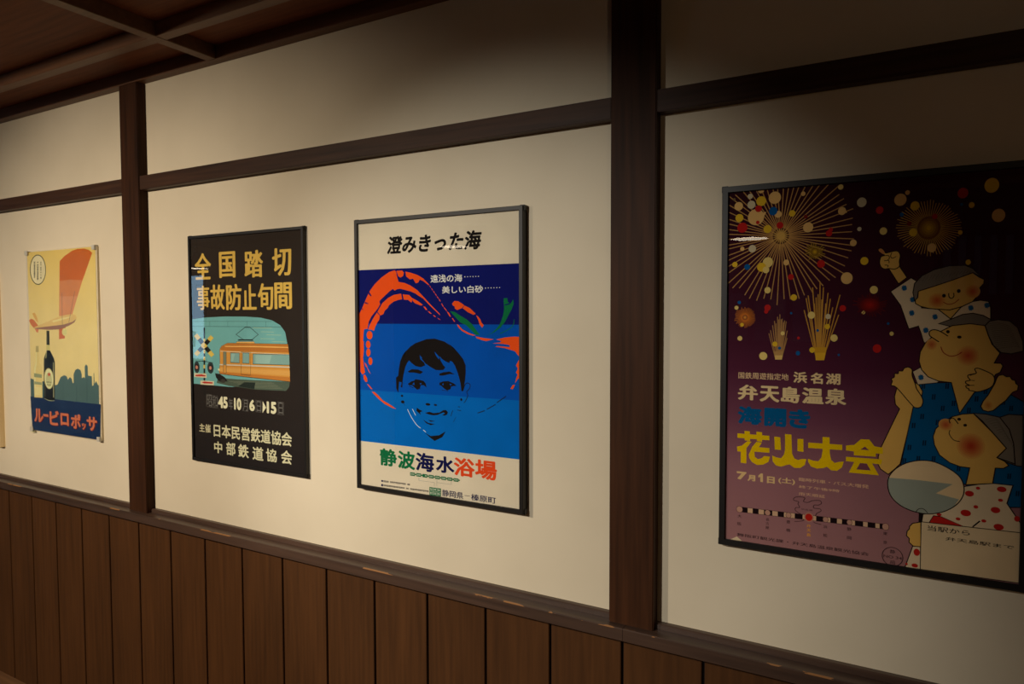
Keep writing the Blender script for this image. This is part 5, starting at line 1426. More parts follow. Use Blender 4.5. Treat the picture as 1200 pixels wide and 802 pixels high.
E;145;464.7 510 1.8 2.2
L;145;1.1;0;463.6 507.4 468 509
E;145;367.5 372.5 2 2.3
L;145;1.1;0;365.2 373.9 366.7 368.3
E;145;363.9 371.1 1.9 2.3
L;145;1.1;0;365.2 373.9 360.4 372
E;145;362.8 375.3 2 2.3
L;145;1.1;0;365.2 373.9 363.6 379.5
E;145;366.4 376.7 2 2.3
L;145;1.1;0;365.2 373.9 370 375.8
P;142;307.7 580 325.5 548.9 339.1 560.5 326 582.5
L;140;1.7;1;307.7 580 325.5 548.9 339.1 560.5 326 582.5
P;142;293.4 591.4 293.6 593.8 293.9 596.3 294.6 598.7 295.4 600.6 296.9 601.8 298.8 602.4 300.5 603.1 300.8 604.2 299.1 606.1 296 608.5 292.8 610.9 290.8 612.9 290.5 614.5 291.1 615.8 292.2 616.8 293.3 617.4 294.3 617.5 295.6 617.1 296.8 616.4 298.1 615.4 299.3 613.7 300.4 611.5 301.6 609.4 302.9 608 304.5 607.6 306.2 607.9 308 608.4 309.7 608.9 311.3 609.3 312.8 609.8 314.4 610.2 316 610.5 317.8 610.7 319.8 610.8 321.8 610.6 323.4 609.9 324.8 608.5 326 606.6 326.9 604.4 327.5 602.1 327.5 599.6 327 596.9 326.4 594.1 326 591.4 326.1 588.8 326.5 586.2 326.7 583.9 326.2 581.8 324.9 580.1 323.1 578.5 320.9 577.4 318.7 576.7 316.4 576.7 314 577.2 311.5 577.9 309.2 578.3 307.1 578.1 305 577.7 303.1 577.4 301.3 577.6 299.5 578.4 297.9 579.7 296.4 581.2 295.2 582.9 294.4 584.8 293.8 586.9 293.5 589.2
L;140;1.7;1;293.4 591.4 293.6 593.8 293.9 596.3 294.6 598.7 295.4 600.6 296.9 601.8 298.8 602.4 300.5 603.1 300.8 604.2 299.1 606.1 296 608.5 292.8 610.9 290.8 612.9 290.5 614.5 291.1 615.8 292.2 616.8 293.3 617.4 294.3 617.5 295.6 617.1 296.8 616.4 298.1 615.4 299.3 613.7 300.4 611.5 301.6 609.4 302.9 608 304.5 607.6 306.2 607.9 308 608.4 309.7 608.9 311.3 609.3 312.8 609.8 314.4 610.2 316 610.5 317.8 610.7 319.8 610.8 321.8 610.6 323.4 609.9 324.8 608.5 326 606.6 326.9 604.4 327.5 602.1 327.5 599.6 327 596.9 326.4 594.1 326 591.4 326.1 588.8 326.5 586.2 326.7 583.9 326.2 581.8 324.9 580.1 323.1 578.5 320.9 577.4 318.7 576.7 316.4 576.7 314 577.2 311.5 577.9 309.2 578.3 307.1 578.1 305 577.7 303.1 577.4 301.3 577.6 299.5 578.4 297.9 579.7 296.4 581.2 295.2 582.9 294.4 584.8 293.8 586.9 293.5 589.2
P;146;291.3 612.9 291.1 614.2 291.7 615.3 292.7 616.1 293.6 616.6 294.5 616.7 295.6 616.4 296.6 615.9 297.7 615 298.8 613.6 300.1 611.8 301.1 610 301.6 608.5 301.5 607.3 301.1 606.2 300.2 605.6 299.1 605.7 297.3 606.9 294.9 608.9 292.7 611.1
L;140;1.3;0;296.6 602 298.7 602.3 301.8 602.8 305 603.2 307.3 603 308.6 602 309.2 600.6 309.5 598.9 309.5 597.6 309.1 596.6 308.3 595.7 307.4 595 306.8 594.5
L;140;1.3;0;301 593.1 302.5 593.3 304.6 593.5 306.8 593.6 308.3 593.3 309 592.3 309.2 590.9 309.2 589.4 309.2 588.4
L;140;1.3;0;302 585 303.2 584.9 304.8 584.8 306.5 584.5 307.6 584.1 307.8 583.4 307.6 582.4 307.1 581.4 306.8 580.8
L;140;1.3;0;313.5 608 313 606.8 312.3 605.1 311.7 603.2 311.5 601.6 311.7 600.2 312.3 598.9 313.1 597.9 314.1 597.4 315.6 597.7 317.6 598.6 319.5 599.7 320.8 600.4
P;142;389 501.4 409.4 483.1 425.7 505.4 407.6 512.5
L;140;1.7;1;389 501.4 409.4 483.1 425.7 505.4 407.6 512.5
P;142;357.9 534.4 383.1 543.3 412.6 554.3 441.4 566.2 451.1 557.9 458.8 553.6 458.2 546.3 452.5 539.1 450.3 525.9 442.5 514.5 426.3 505.4 407.9 499.4 390 500.9 375.9 502.2 361.6 506.5 353.7 511.8 353.1 519 357.1 522.5
L;140;1.7;1;357.9 534.4 383.1 543.3 412.6 554.3 441.4 566.2 451.1 557.9 458.8 553.6 458.2 546.3 452.5 539.1 450.3 525.9 442.5 514.5 426.3 505.4 407.9 499.4 390 500.9 375.9 502.2 361.6 506.5 353.7 511.8 353.1 519 357.1 522.5
P;147;352.3 516.6 349.2 532.2 351.5 548.8 362.5 562.7 382.5 573.9 406.2 580.1 429.6 579.9 441.2 574.2 452.2 559.7 441.4 566.2 412.6 554.3 383.1 543.3 357.9 534.4 356.7 522.5
L;140;1.7;1;352.3 516.6 349.2 532.2 351.5 548.8 362.5 562.7 382.5 573.9 406.2 580.1 429.6 579.9 441.2 574.2 452.2 559.7 441.4 566.2 412.6 554.3 383.1 543.3 357.9 534.4 356.7 522.5
L;148;0.6;0;358.6 553.4 363.5 562.7
L;148;0.6;0;363.9 552.4 368.8 563.3
L;148;0.6;0;369.1 555.2 374 563.9
L;148;0.6;0;374.4 554.2 379.3 564.5
L;148;0.6;0;379.6 557 384.5 565.1
L;148;0.6;0;384.8 556 389.6 565.7
L;148;0.6;0;390 558.8 394.8 566.3
L;148;0.6;0;395.2 557.8 399.9 566.9
L;148;0.6;0;400.3 560.5 405.1 567.5
L;148;0.6;0;405.4 559.5 410.2 568
L;148;0.6;0;410.5 562.3 415.2 568.6
L;148;0.6;0;415.6 561.3 420.3 569.2
L;148;0.6;0;420.6 564 425.3 569.8
L;148;0.6;0;425.7 563 430.4 570.4
L;148;0.6;0;430.7 565.7 435.4 570.9
L;148;0.6;0;435.7 564.8 440.3 571.5
E;149;387.6 517 13.2 13.2
E;150;387.6 517 10.6 10.6
E;151;387.6 516.9 7.9 7.9
E;152;387.6 517 5.3 5.3
E;153;387.6 517 2.7 2.7
E;149;442.1 532.5 11.1 11.9
E;150;442.1 532.5 8.9 9.6
E;151;442.1 532.4 6.7 7.2
E;152;442.1 532.4 4.5 4.8
E;153;442.1 532.4 2.2 2.4
E;140;398.4 525.5 3 3.5
E;140;420.9 533.7 3 3.5
L;140;1.6;0;405.6 530 405.6 528.8 405.7 527.1 405.8 525.2 406.2 523.7 406.9 522.5 407.9 521.4 409 520.7 410 520.4 411 520.8 412.1 521.7 413 522.8 413.6 524.1 413.8 525.6 413.6 527.5 413.3 529.2 413.1 530.4
L;154;1.4;0;397.7 513.8 399.1 512.9 401.2 511.6 403.5 510.4 405.7 509.7 407.9 509.7 410.2 510.2 412.4 511 414.5 512 416.6 513.6 418.6 515.6 420.4 517.6 421.6 518.9
#;grandfather_picture
P;147;391.1 474.3 410.2 482.5 427.6 491.2 443 493.4 458.3 489.5 470.8 481.5 461.6 470.1 439.6 472.2 412.4 468.5
L;140;1.7;1;391.1 474.3 410.2 482.5 427.6 491.2 443 493.4 458.3 489.5 470.8 481.5 461.6 470.1 439.6 472.2 412.4 468.5
P;142;394.8 460.2 412.4 470.9 439.5 474.5 461.6 471.2 466.7 454.1 472.7 438.2 484.6 422.5 476.8 404.5 486.5 404.3 489.4 399.9 485.9 388.4 479.1 384.2 472.4 367.2 448.4 350.2 430.9 318.4 426.7 311 421.6 331.8 416.9 350.4 413 366.6 392.6 368.5 376.4 375.6 365.9 388.3 361.5 404.9 363.2 421.7 371 438.5 381 449.4
L;140;1.7;1;394.8 460.2 412.4 470.9 439.5 474.5 461.6 471.2 466.7 454.1 472.7 438.2 484.6 422.5 476.8 404.5 486.5 404.3 489.4 399.9 485.9 388.4 479.1 384.2 472.4 367.2 448.4 350.2 430.9 318.4 426.7 311 421.6 331.8 416.9 350.4 413 366.6 392.6 368.5 376.4 375.6 365.9 388.3 361.5 404.9 363.2 421.7 371 438.5 381 449.4
P;155;461.6 471.2 468 479.2 481 482 497.7 479.4 508.9 468.2 517.1 443.6 517.9 426.8 500.9 421.6 486.1 423.4 474.6 435.9 467.7 451.8
L;140;1.7;1;461.6 471.2 468 479.2 481 482 497.7 479.4 508.9 468.2 517.1 443.6 517.9 426.8 500.9 421.6 486.1 423.4 474.6 435.9 467.7 451.8
L;156;0.6;0;468.1 474.7 470.4 475.1 473.6 475.6 477.4 476 481.2 475.9 485.5 474.8 490.4 473.2 494.8 471.5 497.9 470.3
L;156;0.6;0;468.9 471.3 471.4 471.7 475 472.3 479.1 472.8 483.1 472.7 487.3 471.7 492 470.1 496.2 468.5 499.1 467.4
L;156;0.6;0;469.7 467.8 472.4 468.3 476.4 469 480.8 469.6 485 469.6 489.2 468.7 493.6 467.2 497.6 465.6 500.3 464.5
L;156;0.6;0;470.6 464.4 473.6 464.9 477.8 465.7 482.6 466.3 486.9 466.4 491 465.6 495.2 464.1 498.8 462.6 501.4 461.6
L;156;0.6;0;471.4 461 474.6 461.6 479.3 462.4 484.4 463.1 488.9 463.2 492.9 462.4 496.8 461 500.2 459.6 502.6 458.6
L;156;0.6;0;472.2 457.6 475.7 458.2 480.7 459.1 486.1 459.9 490.8 460.1 494.7 459.4 498.5 458.1 501.6 456.7 503.8 455.7
L;156;0.6;0;473.1 454.2 476.8 454.8 482.1 455.8 487.9 456.6 492.7 456.9 496.6 456.3 500 455 502.9 453.7 504.9 452.8
L;156;0.6;0;473.9 450.8 477.8 451.5 483.5 452.5 489.6 453.5 494.6 453.8 498.4 453.2 501.6 452 504.2 450.8 506.1 449.9
L;156;0.6;0;474.7 447.4 478.9 448.2 484.9 449.3 491.3 450.3 496.5 450.7 500.2 450.2 503.2 449.1 505.5 447.8 507.2 447
L;156;0.6;0;475.5 443.9 479.9 444.7 486.3 445.9 493 447 498.4 447.5 502 447.1 504.8 446 506.9 444.9 508.4 444.1
L;156;0.6;0;476.4 440.5 481.1 441.4 487.8 442.7 494.9 443.8 500.4 444.4 504 444 506.5 443 508.3 441.9 509.6 441.2
L;156;0.6;0;477.2 437.1 482.1 438 489.2 439.4 496.6 440.7 502.3 441.3 505.8 441 508.1 440.1 509.6 439 510.7 438.3
L;156;0.6;0;478 433.7 483.1 434.7 490.6 436.1 498.3 437.4 504.2 438.1 507.6 437.9 509.7 437 510.9 436.1 511.9 435.4
L;156;0.6;0;478.8 430.3 484.2 431.3 492 432.8 500.1 434.2 506.1 435 509.4 434.8 511.3 434 512.2 433.1 513 432.5
E;157;437.2 416.6 17 18.1
E;158;437.2 416.6 14.1 15.1
E;159;437.2 416.6 11.4 12.1
E;160;437.3 416.6 8.5 9.1
E;161;437.3 416.6 5.7 6
E;162;437.4 416.6 2.8 3
E;163;380.8 435.9 8.9 10.5
E;164;380.8 435.9 7.1 8.3
E;165;380.8 435.9 5.3 6.2
E;166;380.9 435.9 3.5 4.2
E;167;380.8 435.9 1.8 2
P;142;408.4 451.9 393.8 460.2 383.7 463.1 377.1 458.8 377.9 451.7 392.2 440.8
L;140;1.8;0;406.1 451.6 403.8 453.3 400.6 455.7 397 458.2 393.8 460.2 391 461.5 388.4 462.4 385.9 463 383.7 463.1 381.6 462.7 379.7 461.8 378.2 460.6 377.1 459.3 376.6 457.7 376.5 455.9 376.9 454.1 377.5 452.4 378.4 451.1 379.7 449.9 381.2 448.8 383 447.5 385.3 445.8 387.9 443.8 390.5 442 392.2 440.8
E;140;405.8 459.6 2.9 3.1
E;140;423.6 450 3.5 2.8
L;154;1.6;0;395.4 431.9 396 429.9 396.9 427 398 424 399.6 421.4 401.7 419.3 404.3 417.5 407 416 409.6 415.1 412.1 414.8 414.6 415.1 417 415.7 419.4 416.6 421.9 418 424.5 419.8 426.7 421.7 428.3 422.9
P;142;326.1 352.7 322.6 355.3 320.1 355.9 318.3 355.9 317.1 356.6 316.9 358.4 317.5 360.5 318.4 362.7 318.8 364.5 318.4 365.8 317.7 366.9 317 367.9 316.9 368.8 317.7 369.7 319.1 370.5 320.6 371.4 321.7 372.5 322.1 374.1 322 376.1 322 378 322.4 379.3 323.5 379.7 325.1 379.5 326.7 379.3 327.9 379.5 328.4 380.5 328.4 381.9 328.5 383.4 329 384.4 330.2 384.7 331.8 384.5 333.5 384.4 334.9 384.7 335.8 385.8 336.4 387.3 337 388.9 338 390.1 339.4 391 341.1 391.8 342.9 392.3 344.6 392.3 346.3 391.8 348.1 390.8 349.6 389.4 350.7 387.7 351 385.5 350.8 383 350.6 380.1 350.9 376.9 351.9 373.2 353.4 369.1 354.9 365 356.2 361.5 356.9 358.8 357.3 356.7 357.8 354.6 358.8 352 360.6 348.7 362.9 345 365.1 341.3 366.9 338 368 335.3 368.8 333 369.2 330.9 369.3 328.6 369 326 368.4 323.2 367.4 320.7 366.1 318.8 364.2 317.5 361.9 316.7 359.4 316.4 357 316.8 355.2 317.7 353.6 319 351.7 321.3 348.6 324.9 343.6 331 337.4 339.1 331.1 347
L;140;1.7;1;326.1 352.7 322.6 355.3 320.1 355.9 318.3 355.9 317.1 356.6 316.9 358.4 317.5 360.5 318.4 362.7 318.8 364.5 318.4 365.8 317.7 366.9 317 367.9 316.9 368.8 317.7 369.7 319.1 370.5 320.6 371.4 321.7 372.5 322.1 374.1 322 376.1 322 378 322.4 379.3 323.5 379.7 325.1 379.5 326.7 379.3 327.9 379.5 328.4 380.5 328.4 381.9 328.5 383.4 329 384.4 330.2 384.7 331.8 384.5 333.5 384.4 334.9 384.7 335.8 385.8 336.4 387.3 337 388.9 338 390.1 339.4 391 341.1 391.8 342.9 392.3 344.6 392.3 346.3 391.8 348.1 390.8 349.6 389.4 350.7 387.7 351 385.5 350.8 383 350.6 380.1 350.9 376.9 351.9 373.2 353.4 369.1 354.9 365 356.2 361.5 356.9 358.8 357.3 356.7 357.8 354.6 358.8 352 360.6 348.7 362.9 345 365.1 341.3 366.9 338 368 335.3 368.8 333 369.2 330.9 369.3 328.6 369 326 368.4 323.2 367.4 320.7 366.1 318.8 364.2 317.5 361.9 316.7 359.4 316.4 357 316.8 355.2 317.7 353.6 319 351.7 321.3 348.6 324.9 343.6 331 337.4 339.1 331.1 347
P;142;450.3 385.3 450.5 386.9 449.6 388.8 448.5 390.7 448.1 392.2 448.6 393.2 449.6 394 451 394.4 452.8 394.4 455.2 393.8 458.2 392.6 461.3 391.2 464.3 389.8 467.2 388.4 470.1 386.8 472.7 385.1 474.8 383.3 476.2 381.3 477.2 379.1 477.7 376.8 477.8 374.3 477.6 371.5 476.9 368.4 475.9 365.4 474.3 362.7 472 360.4 469.2 358.4 466.1 356.7 463.2 355.2 460.5 354 457.7 353 455.1 352.2 452.8 351.8 450.8 351.8 449.1 352.1 447.5 352.5 446 352.9 444.4 353.1 442.7 353.3 441.2 353.6 440.2 354 439.8 354.6 439.8 355.3 440 356.1 439.8 356.7 439.2 357.1 438.3 357.3 437.3 357.5 436.6 358 436 358.9 435.4 360 435.2 361.1 435.4 361.9 436.6 362.3 438.5 362.4 440.2 362.5 441 362.8 440.3 363.4 438.7 364.1 436.9 364.9 435.7 365.8 435.1 366.8 434.7 368 434.7 369.1 435.2 370 436.5 370.6 438.5 371 440.4 371.5 441.4 372.2 441.2 373.4 440.1 374.8 438.9 376.3 438.2 377.6 437.9 378.8 437.8 379.8 438.1 380.8 439.2 381.8 441.6 382.6 444.9 383.4 448.2 384.2
L;140;1.7;1;450.3 385.3 450.5 386.9 449.6 388.8 448.5 390.7 448.1 392.2 448.6 393.2 449.6 394 451 394.4 452.8 394.4 455.2 393.8 458.2 392.6 461.3 391.2 464.3 389.8 467.2 388.4 470.1 386.8 472.7 385.1 474.8 383.3 476.2 381.3 477.2 379.1 477.7 376.8 477.8 374.3 477.6 371.5 476.9 368.4 475.9 365.4 474.3 362.7 472 360.4 469.2 358.4 466.1 356.7 463.2 355.2 460.5 354 457.7 353 455.1 352.2 452.8 351.8 450.8 351.8 449.1 352.1 447.5 352.5 446 352.9 444.4 353.1 442.7 353.3 441.2 353.6 440.2 354 439.8 354.6 439.8 355.3 440 356.1 439.8 356.7 439.2 357.1 438.3 357.3 437.3 357.5 436.6 358 436 358.9 435.4 360 435.2 361.1 435.4 361.9 436.6 362.3 438.5 362.4 440.2 362.5 441 362.8 440.3 363.4 438.7 364.1 436.9 364.9 435.7 365.8 435.1 366.8 434.7 368 434.7 369.1 435.2 370 436.5 370.6 438.5 371 440.4 371.5 441.4 372.2 441.2 373.4 440.1 374.8 438.9 376.3 438.2 377.6 437.9 378.8 437.8 379.8 438.1 380.8 439.2 381.8 441.6 382.6 444.9 383.4 448.2 384.2
L;140;1.2;0;441.2 362.8 448.1 363.2
L;140;1.2;0;441.4 372.2 448.5 371.8
L;140;1.2;0;440.6 380.7 450.1 384.6
P;142;478 367.4 480.6 376.7 483.3 382.5 489.7 384.4 494.8 380.8 500 381.4 503.2 375.9 507.5 374.8 508.7 369.4 512.4 366.4 511.5 357.8 504.7 353.8 499 345.3 495.4 339 488.1 331.7 477.2 319.5 469.7 317.1 462.1 318.9 458.5 325.6 461.7 335.1 469 347.1
L;140;1.7;1;478 367.4 480.6 376.7 483.3 382.5 489.7 384.4 494.8 380.8 500 381.4 503.2 375.9 507.5 374.8 508.7 369.4 512.4 366.4 511.5 357.8 504.7 353.8 499 345.3 495.4 339 488.1 331.7 477.2 319.5 469.7 317.1 462.1 318.9 458.5 325.6 461.7 335.1 469 347.1
E;168;469.4 328.6 6.4 7.8
E;169;469.5 328.6 4.8 5.8
E;170;469.4 328.6 3.2 4
E;171;469.5 328.6 1.7 2
#;grandmother_picture
P;147;486.8 308 499.7 314.2 520.5 314.3 523 223.4 514.6 223.4 497.9 228.5 486.5 237.9
L;140;1.7;1;486.8 308 499.7 314.2 520.5 314.3 523 223.4 514.6 223.4 497.9 228.5 486.5 237.9
P;172;447.9 312.6 466 312.3 486.8 308 501.2 287.4 507.9 262.9 510.9 226.7 484.7 235.4 497.7 253.5 478.1 278.6 460.6 300.3
L;140;1.7;1;447.9 312.6 466 312.3 486.8 308 501.2 287.4 507.9 262.9 510.9 226.7 484.7 235.4 497.7 253.5 478.1 278.6 460.6 300.3
L;173;0.6;0;466.3 301.9 468.4 302.9 471.3 304.4 474.6 305.8 477.5 306.2 480.2 305.2 482.9 303.4 485.3 301.4 487 300
L;173;0.6;0;469.7 298.4 471.6 299.3 474.4 300.7 477.5 301.9 480.2 302.2 482.7 301.2 485.2 299.3 487.3 297.3 488.8 296
L;173;0.6;0;473.2 295 475 295.8 477.6 297 480.4 298.1 482.9 298.3 485.1 297.3 487.3 295.4 489.2 293.4 490.5 292
L;173;0.6;0;476.7 291.6 478.4 292.3 480.7 293.4 483.3 294.3 485.6 294.4 487.6 293.3 489.5 291.4 491.1 289.4 492.3 288
L;173;0.6;0;480.2 288.2 481.7 288.8 483.9 289.8 486.2 290.5 488.3 290.5 490 289.4 491.7 287.4 493.1 285.5 494.1 284.1
L;173;0.6;0;483.6 284.8 485 285.3 487 286.1 489.2 286.7 491 286.6 492.5 285.4 493.9 283.5 495 281.5 495.8 280.1
L;173;0.6;0;487 281.4 488.3 281.8 490.1 282.5 492.1 282.9 493.7 282.7 495 281.5 496.1 279.5 497 277.5 497.6 276.1
L;173;0.6;0;490.5 278 491.6 278.3 493.3 278.8 495 279.1 496.4 278.8 497.4 277.5 498.2 275.5 498.8 273.5 499.3 272.1
L;173;0.6;0;493.9 274.6 494.9 274.8 496.4 275.2 497.9 275.3 499.1 274.9 499.9 273.6 500.4 271.6 500.8 269.6 501.1 268.2
L;173;0.6;0;497.3 271.3 498.2 271.4 499.5 271.6 500.8 271.5 501.8 271 502.3 269.6 502.6 267.6 502.7 265.6 502.8 264.2
L;173;0.6;0;500.7 267.9 501.4 267.9 502.5 267.9 503.6 267.7 504.4 267.1 504.7 265.7 504.7 263.7 504.6 261.7 504.6 260.3
L;173;0.6;0;504.1 264.6 504.7 264.5 505.6 264.4 506.5 264.1 507.1 263.3 507.2 261.8 506.9 259.7 506.6 257.7 506.4 256.3
P;142;447.9 312.1 431.4 309.8 415.9 304 400.2 291 390.4 279.5 386.7 264.8 389 249.5 397.4 231.2 413.7 218.6 429.6 213.2 444.4 212.5 439.1 180.8 479.2 188.1 482.5 216.2 494.5 217.1 501.8 222.9 496 229.7 484.3 235.4 497.7 253.5 476.2 280.7
L;140;1.7;1;447.9 312.1 431.4 309.8 415.9 304 400.2 291 390.4 279.5 386.7 264.8 389 249.5 397.4 231.2 413.7 218.6 429.6 213.2 444.4 212.5 439.1 180.8 479.2 188.1 482.5 216.2 494.5 217.1 501.8 222.9 496 229.7 484.3 235.4 497.7 253.5 476.2 280.7
E;157;445.1 252.4 21.6 23.4
E;158;445.1 252.4 18.5 20
E;174;445.2 252.4 15.4 16.7
E;160;445.2 252.4 12.4 13.4
E;175;445.2 252.4 9.2 10
E;176;445.3 252.4 6.2 6.7
E;177;445.3 252.4 3.1 3.4
E;178;405.9 288.6 11.2 10.9
E;179;405.9 288.6 9 8.7
E;180;405.9 288.6 6.7 6.6
E;181;405.9 288.5 4.5 4.3
E;182;405.9 288.6 2.2 2.2
E;140;426.4 300.1 3 2.6
E;140;435.8 289.8 2.9 2.6
L;140;1.7;0;412.6 291.5 412.3 292.7 411.7 294.4 411.4 296.3 411.6 297.8 412.5 299.2 414 300.6 415.7 301.4 417.5 301.3 419.5 299.6 421.7 296.6 423.8 293.6 425.2 291.5
L;140;1.4;0;412.8 279 412.4 277.8 411.9 276.1 411.5 274 411.8 271.8 412.9 269.2 414.6 266.2 416.6 263.4 418.7 261.3 421.1 260.2 423.9 259.6 426.4 259.5 428.2 259.3
P;144;436.4 177.1 459 184.2 480.2 188.3 508.8 188.3 500.8 154.9 521.1 122.3 521.6 104.3 371.4 100.3 373.6 117.3 401.4 124.3 421.1 137.5
L;140;1.7;1;436.4 177.1 459 184.2 480.2 188.3 508.8 188.3 500.8 154.9 521.1 122.3 521.6 104.3 371.4 100.3 373.6 117.3 401.4 124.3 421.1 137.5
E;183;444.9 165.2 6.8 5.3
E;183;457.6 176.8 3.3 2.7
E;183;492.6 179.1 7 5
E;183;491.4 159.3 3.7 2.8
E;183;455.1 142.2 3.6 3.2
E;183;440.1 128.9 8 6
E;183;484.4 140.5 7 5.6
E;183;428.6 116.3 3.7 2.9
E;183;467.6 118.3 3.8 2.9
E;183;489.7 110.6 7.5 5.6
E;183;515.9 129.2 4.1 5.1
E;183;399 120 4 2.8
P;183;390.2 116.7 401.6 116.8 437.7 103.8 383.6 102.8
L;140;1.2;1;390.2 116.7 401.6 116.8 437.7 103.8 383.6 102.8
L;140;2.4;0;451.1 104.9 461.9 117.4
#;paper_fan_picture
P;140;366.7 118.4 372.8 118.7 372.7 101.7 366.5 101.4
P;184;314.5 169 314.8 174 315.8 178.8 317.5 183.5 320 188.2 323.5 193.1 327.8 198.1 332.8 202.9 338.2 207 344.1 210.4 350.6 213.4 357.4 215.7 364 217.4 370.4 218.4 376.7 218.9 383.1 218.6 389.4 217.6 395.9 215.7 402.6 212.9 409 209.7 414.7 206.4 419.7 203.2 424.1 199.7 427.9 196.1 431 192 433.4 187.4 435.2 182.3 436.3 177.1 436.8 172.1 436.7 167.4 436 162.8 434.7 158.3 433 153.9 430.8 149.6 428 145.4 424.8 141.3 421.1 137.5 416.8 133.8 411.9 130.2 406.7 127 401.4 124.3 395.9 122.2 390.3 120.5 384.5 119.3 378.7 118.6 372.9 118.4 367 118.8 361.2 119.6 355.5 120.8 349.9 122.5 344.4 124.6 339.1 127.1 334.3 130.1 329.9 133.6 325.8 137.5 322.3 141.8 319.4 146.5 317.2 151.8 315.7 157.6 314.8 163.5
P;185;314 179.5 364.7 180.6 418.9 179.3 393.2 159.1 429.4 152.5 421.1 137.5 401.4 124.3 378.7 118.6 355.5 120.8 334.3 130.1 319.4 146.5 314 165.9
P;184;398.2 160.4 420.2 179.5 425.6 154.4
L;140;1.8;1;314.5 169 314.8 174 315.8 178.8 317.5 183.5 320 188.2 323.5 193.1 327.8 198.1 332.8 202.9 338.2 207 344.1 210.4 350.6 213.4 357.4 215.7 364 217.4 370.4 218.4 376.7 218.9 383.1 218.6 389.4 217.6 395.9 215.7 402.6 212.9 409 209.7 414.7 206.4 419.7 203.2 424.1 199.7 427.9 196.1 431 192 433.4 187.4 435.2 182.3 436.3 177.1 436.8 172.1 436.7 167.4 436 162.8 434.7 158.3 433 153.9 430.8 149.6 428 145.4 424.8 141.3 421.1 137.5 416.8 133.8 411.9 130.2 406.7 127 401.4 124.3 395.9 122.2 390.3 120.5 384.5 119.3 378.7 118.6 372.9 118.4 367 118.8 361.2 119.6 355.5 120.8 349.9 122.5 344.4 124.6 339.1 127.1 334.3 130.1 329.9 133.6 325.8 137.5 322.3 141.8 319.4 146.5 317.2 151.8 315.7 157.6 314.8 163.5
L;140;1.2;0;361.7 119.5 362.4 120.7 363.4 122.4 364.6 124.2 365.8 125.6 367.1 126.5 368.6 127.1 370 127.5 371.4 127.6 372.6 127.5 373.8 127.2 374.9 126.6 376 125.8 377.3 124.6 378.6 123 379.9 121.5 380.7 120.4
#;sleeve_and_hand_picture
P;144;358.1 54 370.8 54.6 371.6 11.5 346.1 11.1
L;140;1.7;1;358.1 54 370.8 54.6 371.6 11.5 346.1 11.1
E;183;364.8 43.2 5.1 6.8
E;183;362.1 17.4 5.2 3.8
E;183;348.6 17.8 2.1 2.4
P;142;370.3 101.7 357.2 97.3 352.2 90.7 352 85.8 348.4 80.9 347.5 72.2 352.3 67.5 352 60.1 358.9 53.9 371.3 54.7
L;140;1.7;1;370.3 101.7 357.2 97.3 352.2 90.7 352 85.8 348.4 80.9 347.5 72.2 352.3 67.5 352 60.1 358.9 53.9 371.3 54.7
#;white_notice_panel
P;186;370.8 102.3 521.5 105.2 522.3 14.7 371.1 12
L;140;1.4;1;370.8 102.3 521.5 105.2 522.3 14.7 371.1 12
T;140;当駅から;381.2 87.5 447.1 97.6 0.01 0 0
T;140;弁天島駅まで;409.8 73.4 513.1 80.4 0.01 0 0
#;round_stamp
R;187;1.3;325 27.8 17.3 17.9
T;187;NO 34;310 24.3 340.6 29.5 0 0 0
T;187;静;320.6 34 329.2 41.2 0 0 0
T;187;局;320.9 13.1 329.6 20.2 0 0 0
#;date_lettering
P;188;78.5 155.9 83.2 160.8 87.6 161.3 87.9 143.2 82.5 143.2 82.4 153.8 78.6 151.5
T;188;7;34.8 143.4 55.3 160.4 0.05 0 0
T;188;月;57 142.6 72.7 155.6 0.05 0 0
T;188;日;95.6 142.3 111 156.6 0.05 0 0
T;188;(土);117.7 143.9 149.9 158 0.03 0 0
T;189;臨時列車・バス大増発;157 153.9 282.8 161.3 0.014 0 0
T;189;終了午後9時;157.2 139.7 231.8 145.5 0.014 0 0
T;189;雨天順延;157.4 125 205.9 131.4 0.008 0 0
#;route_map
P;190;40.8 84.9 312.4 88.6 312.6 78.8 40.9 74.1
L;191;0.8;1;40.8 84.9 312.4 88.6 312.6 78.8 40.9 74.1
P;192;46.9 84.7 58.1 84.8 58.2 74.7 47 74.5
P;192;68 85 80 85.1 80.1 75.1 68.2 74.9
P;192;90.4 85.3 107.1 85.5 107.2 75.5 90.5 75.2
P;192;117.5 85.7 129.7 85.8 129.8 75.9 117.7 75.7
P;192;150.2 86.1 165.1 86.3 165.2 76.5 150.3 76.3
P;192;190.1 86.7 203 86.8 203.1 77.2 190.2 77
P;192;216 87 228.1 87.2 228.2 77.6 216.1 77.4
P;192;236.9 87.3 248 87.5 248.2 78 237 77.8
P;192;259.8 87.6 274.1 87.8 274.3 78.4 260 78.2
P;192;281.9 87.9 295.2 88.1 295.4 78.8 282 78.6
P;192;302.3 88.2 307.9 88.3 308 79 302.5 78.9
E;193;41.5 79.5 6.4 6.7
R;194;0.8;41.5 79.5 6.4 6.7
E;193;97.8 80.3 5.5 5.9
R;194;0.8;97.8 80.3 5.5 5.9
E;193;138.3 81 5.1 5.5
R;194;0.8;138.3 81 5.1 5.5
E;193;207.4 82.1 4.9 5.4
R;194;0.8;207.4 82.1 4.9 5.4
E;193;250.2 82.8 4.7 5.3
R;194;0.8;250.2 82.8 4.7 5.3
E;193;312.5 83.7 5.8 6.7
R;194;0.8;312.5 83.7 5.8 6.7
E;195;176.8 82.2 8.8 9.8
E;196;176.8 82.2 6.7 7.4
T;197;大;37.9 61.6 45.7 68.5 0.01 0 0
T;197;阪;37.5 45.1 45.8 52.1 0.01 0 0
T;197;名;94.4 62.9 100.9 69.1 0.01 0 0
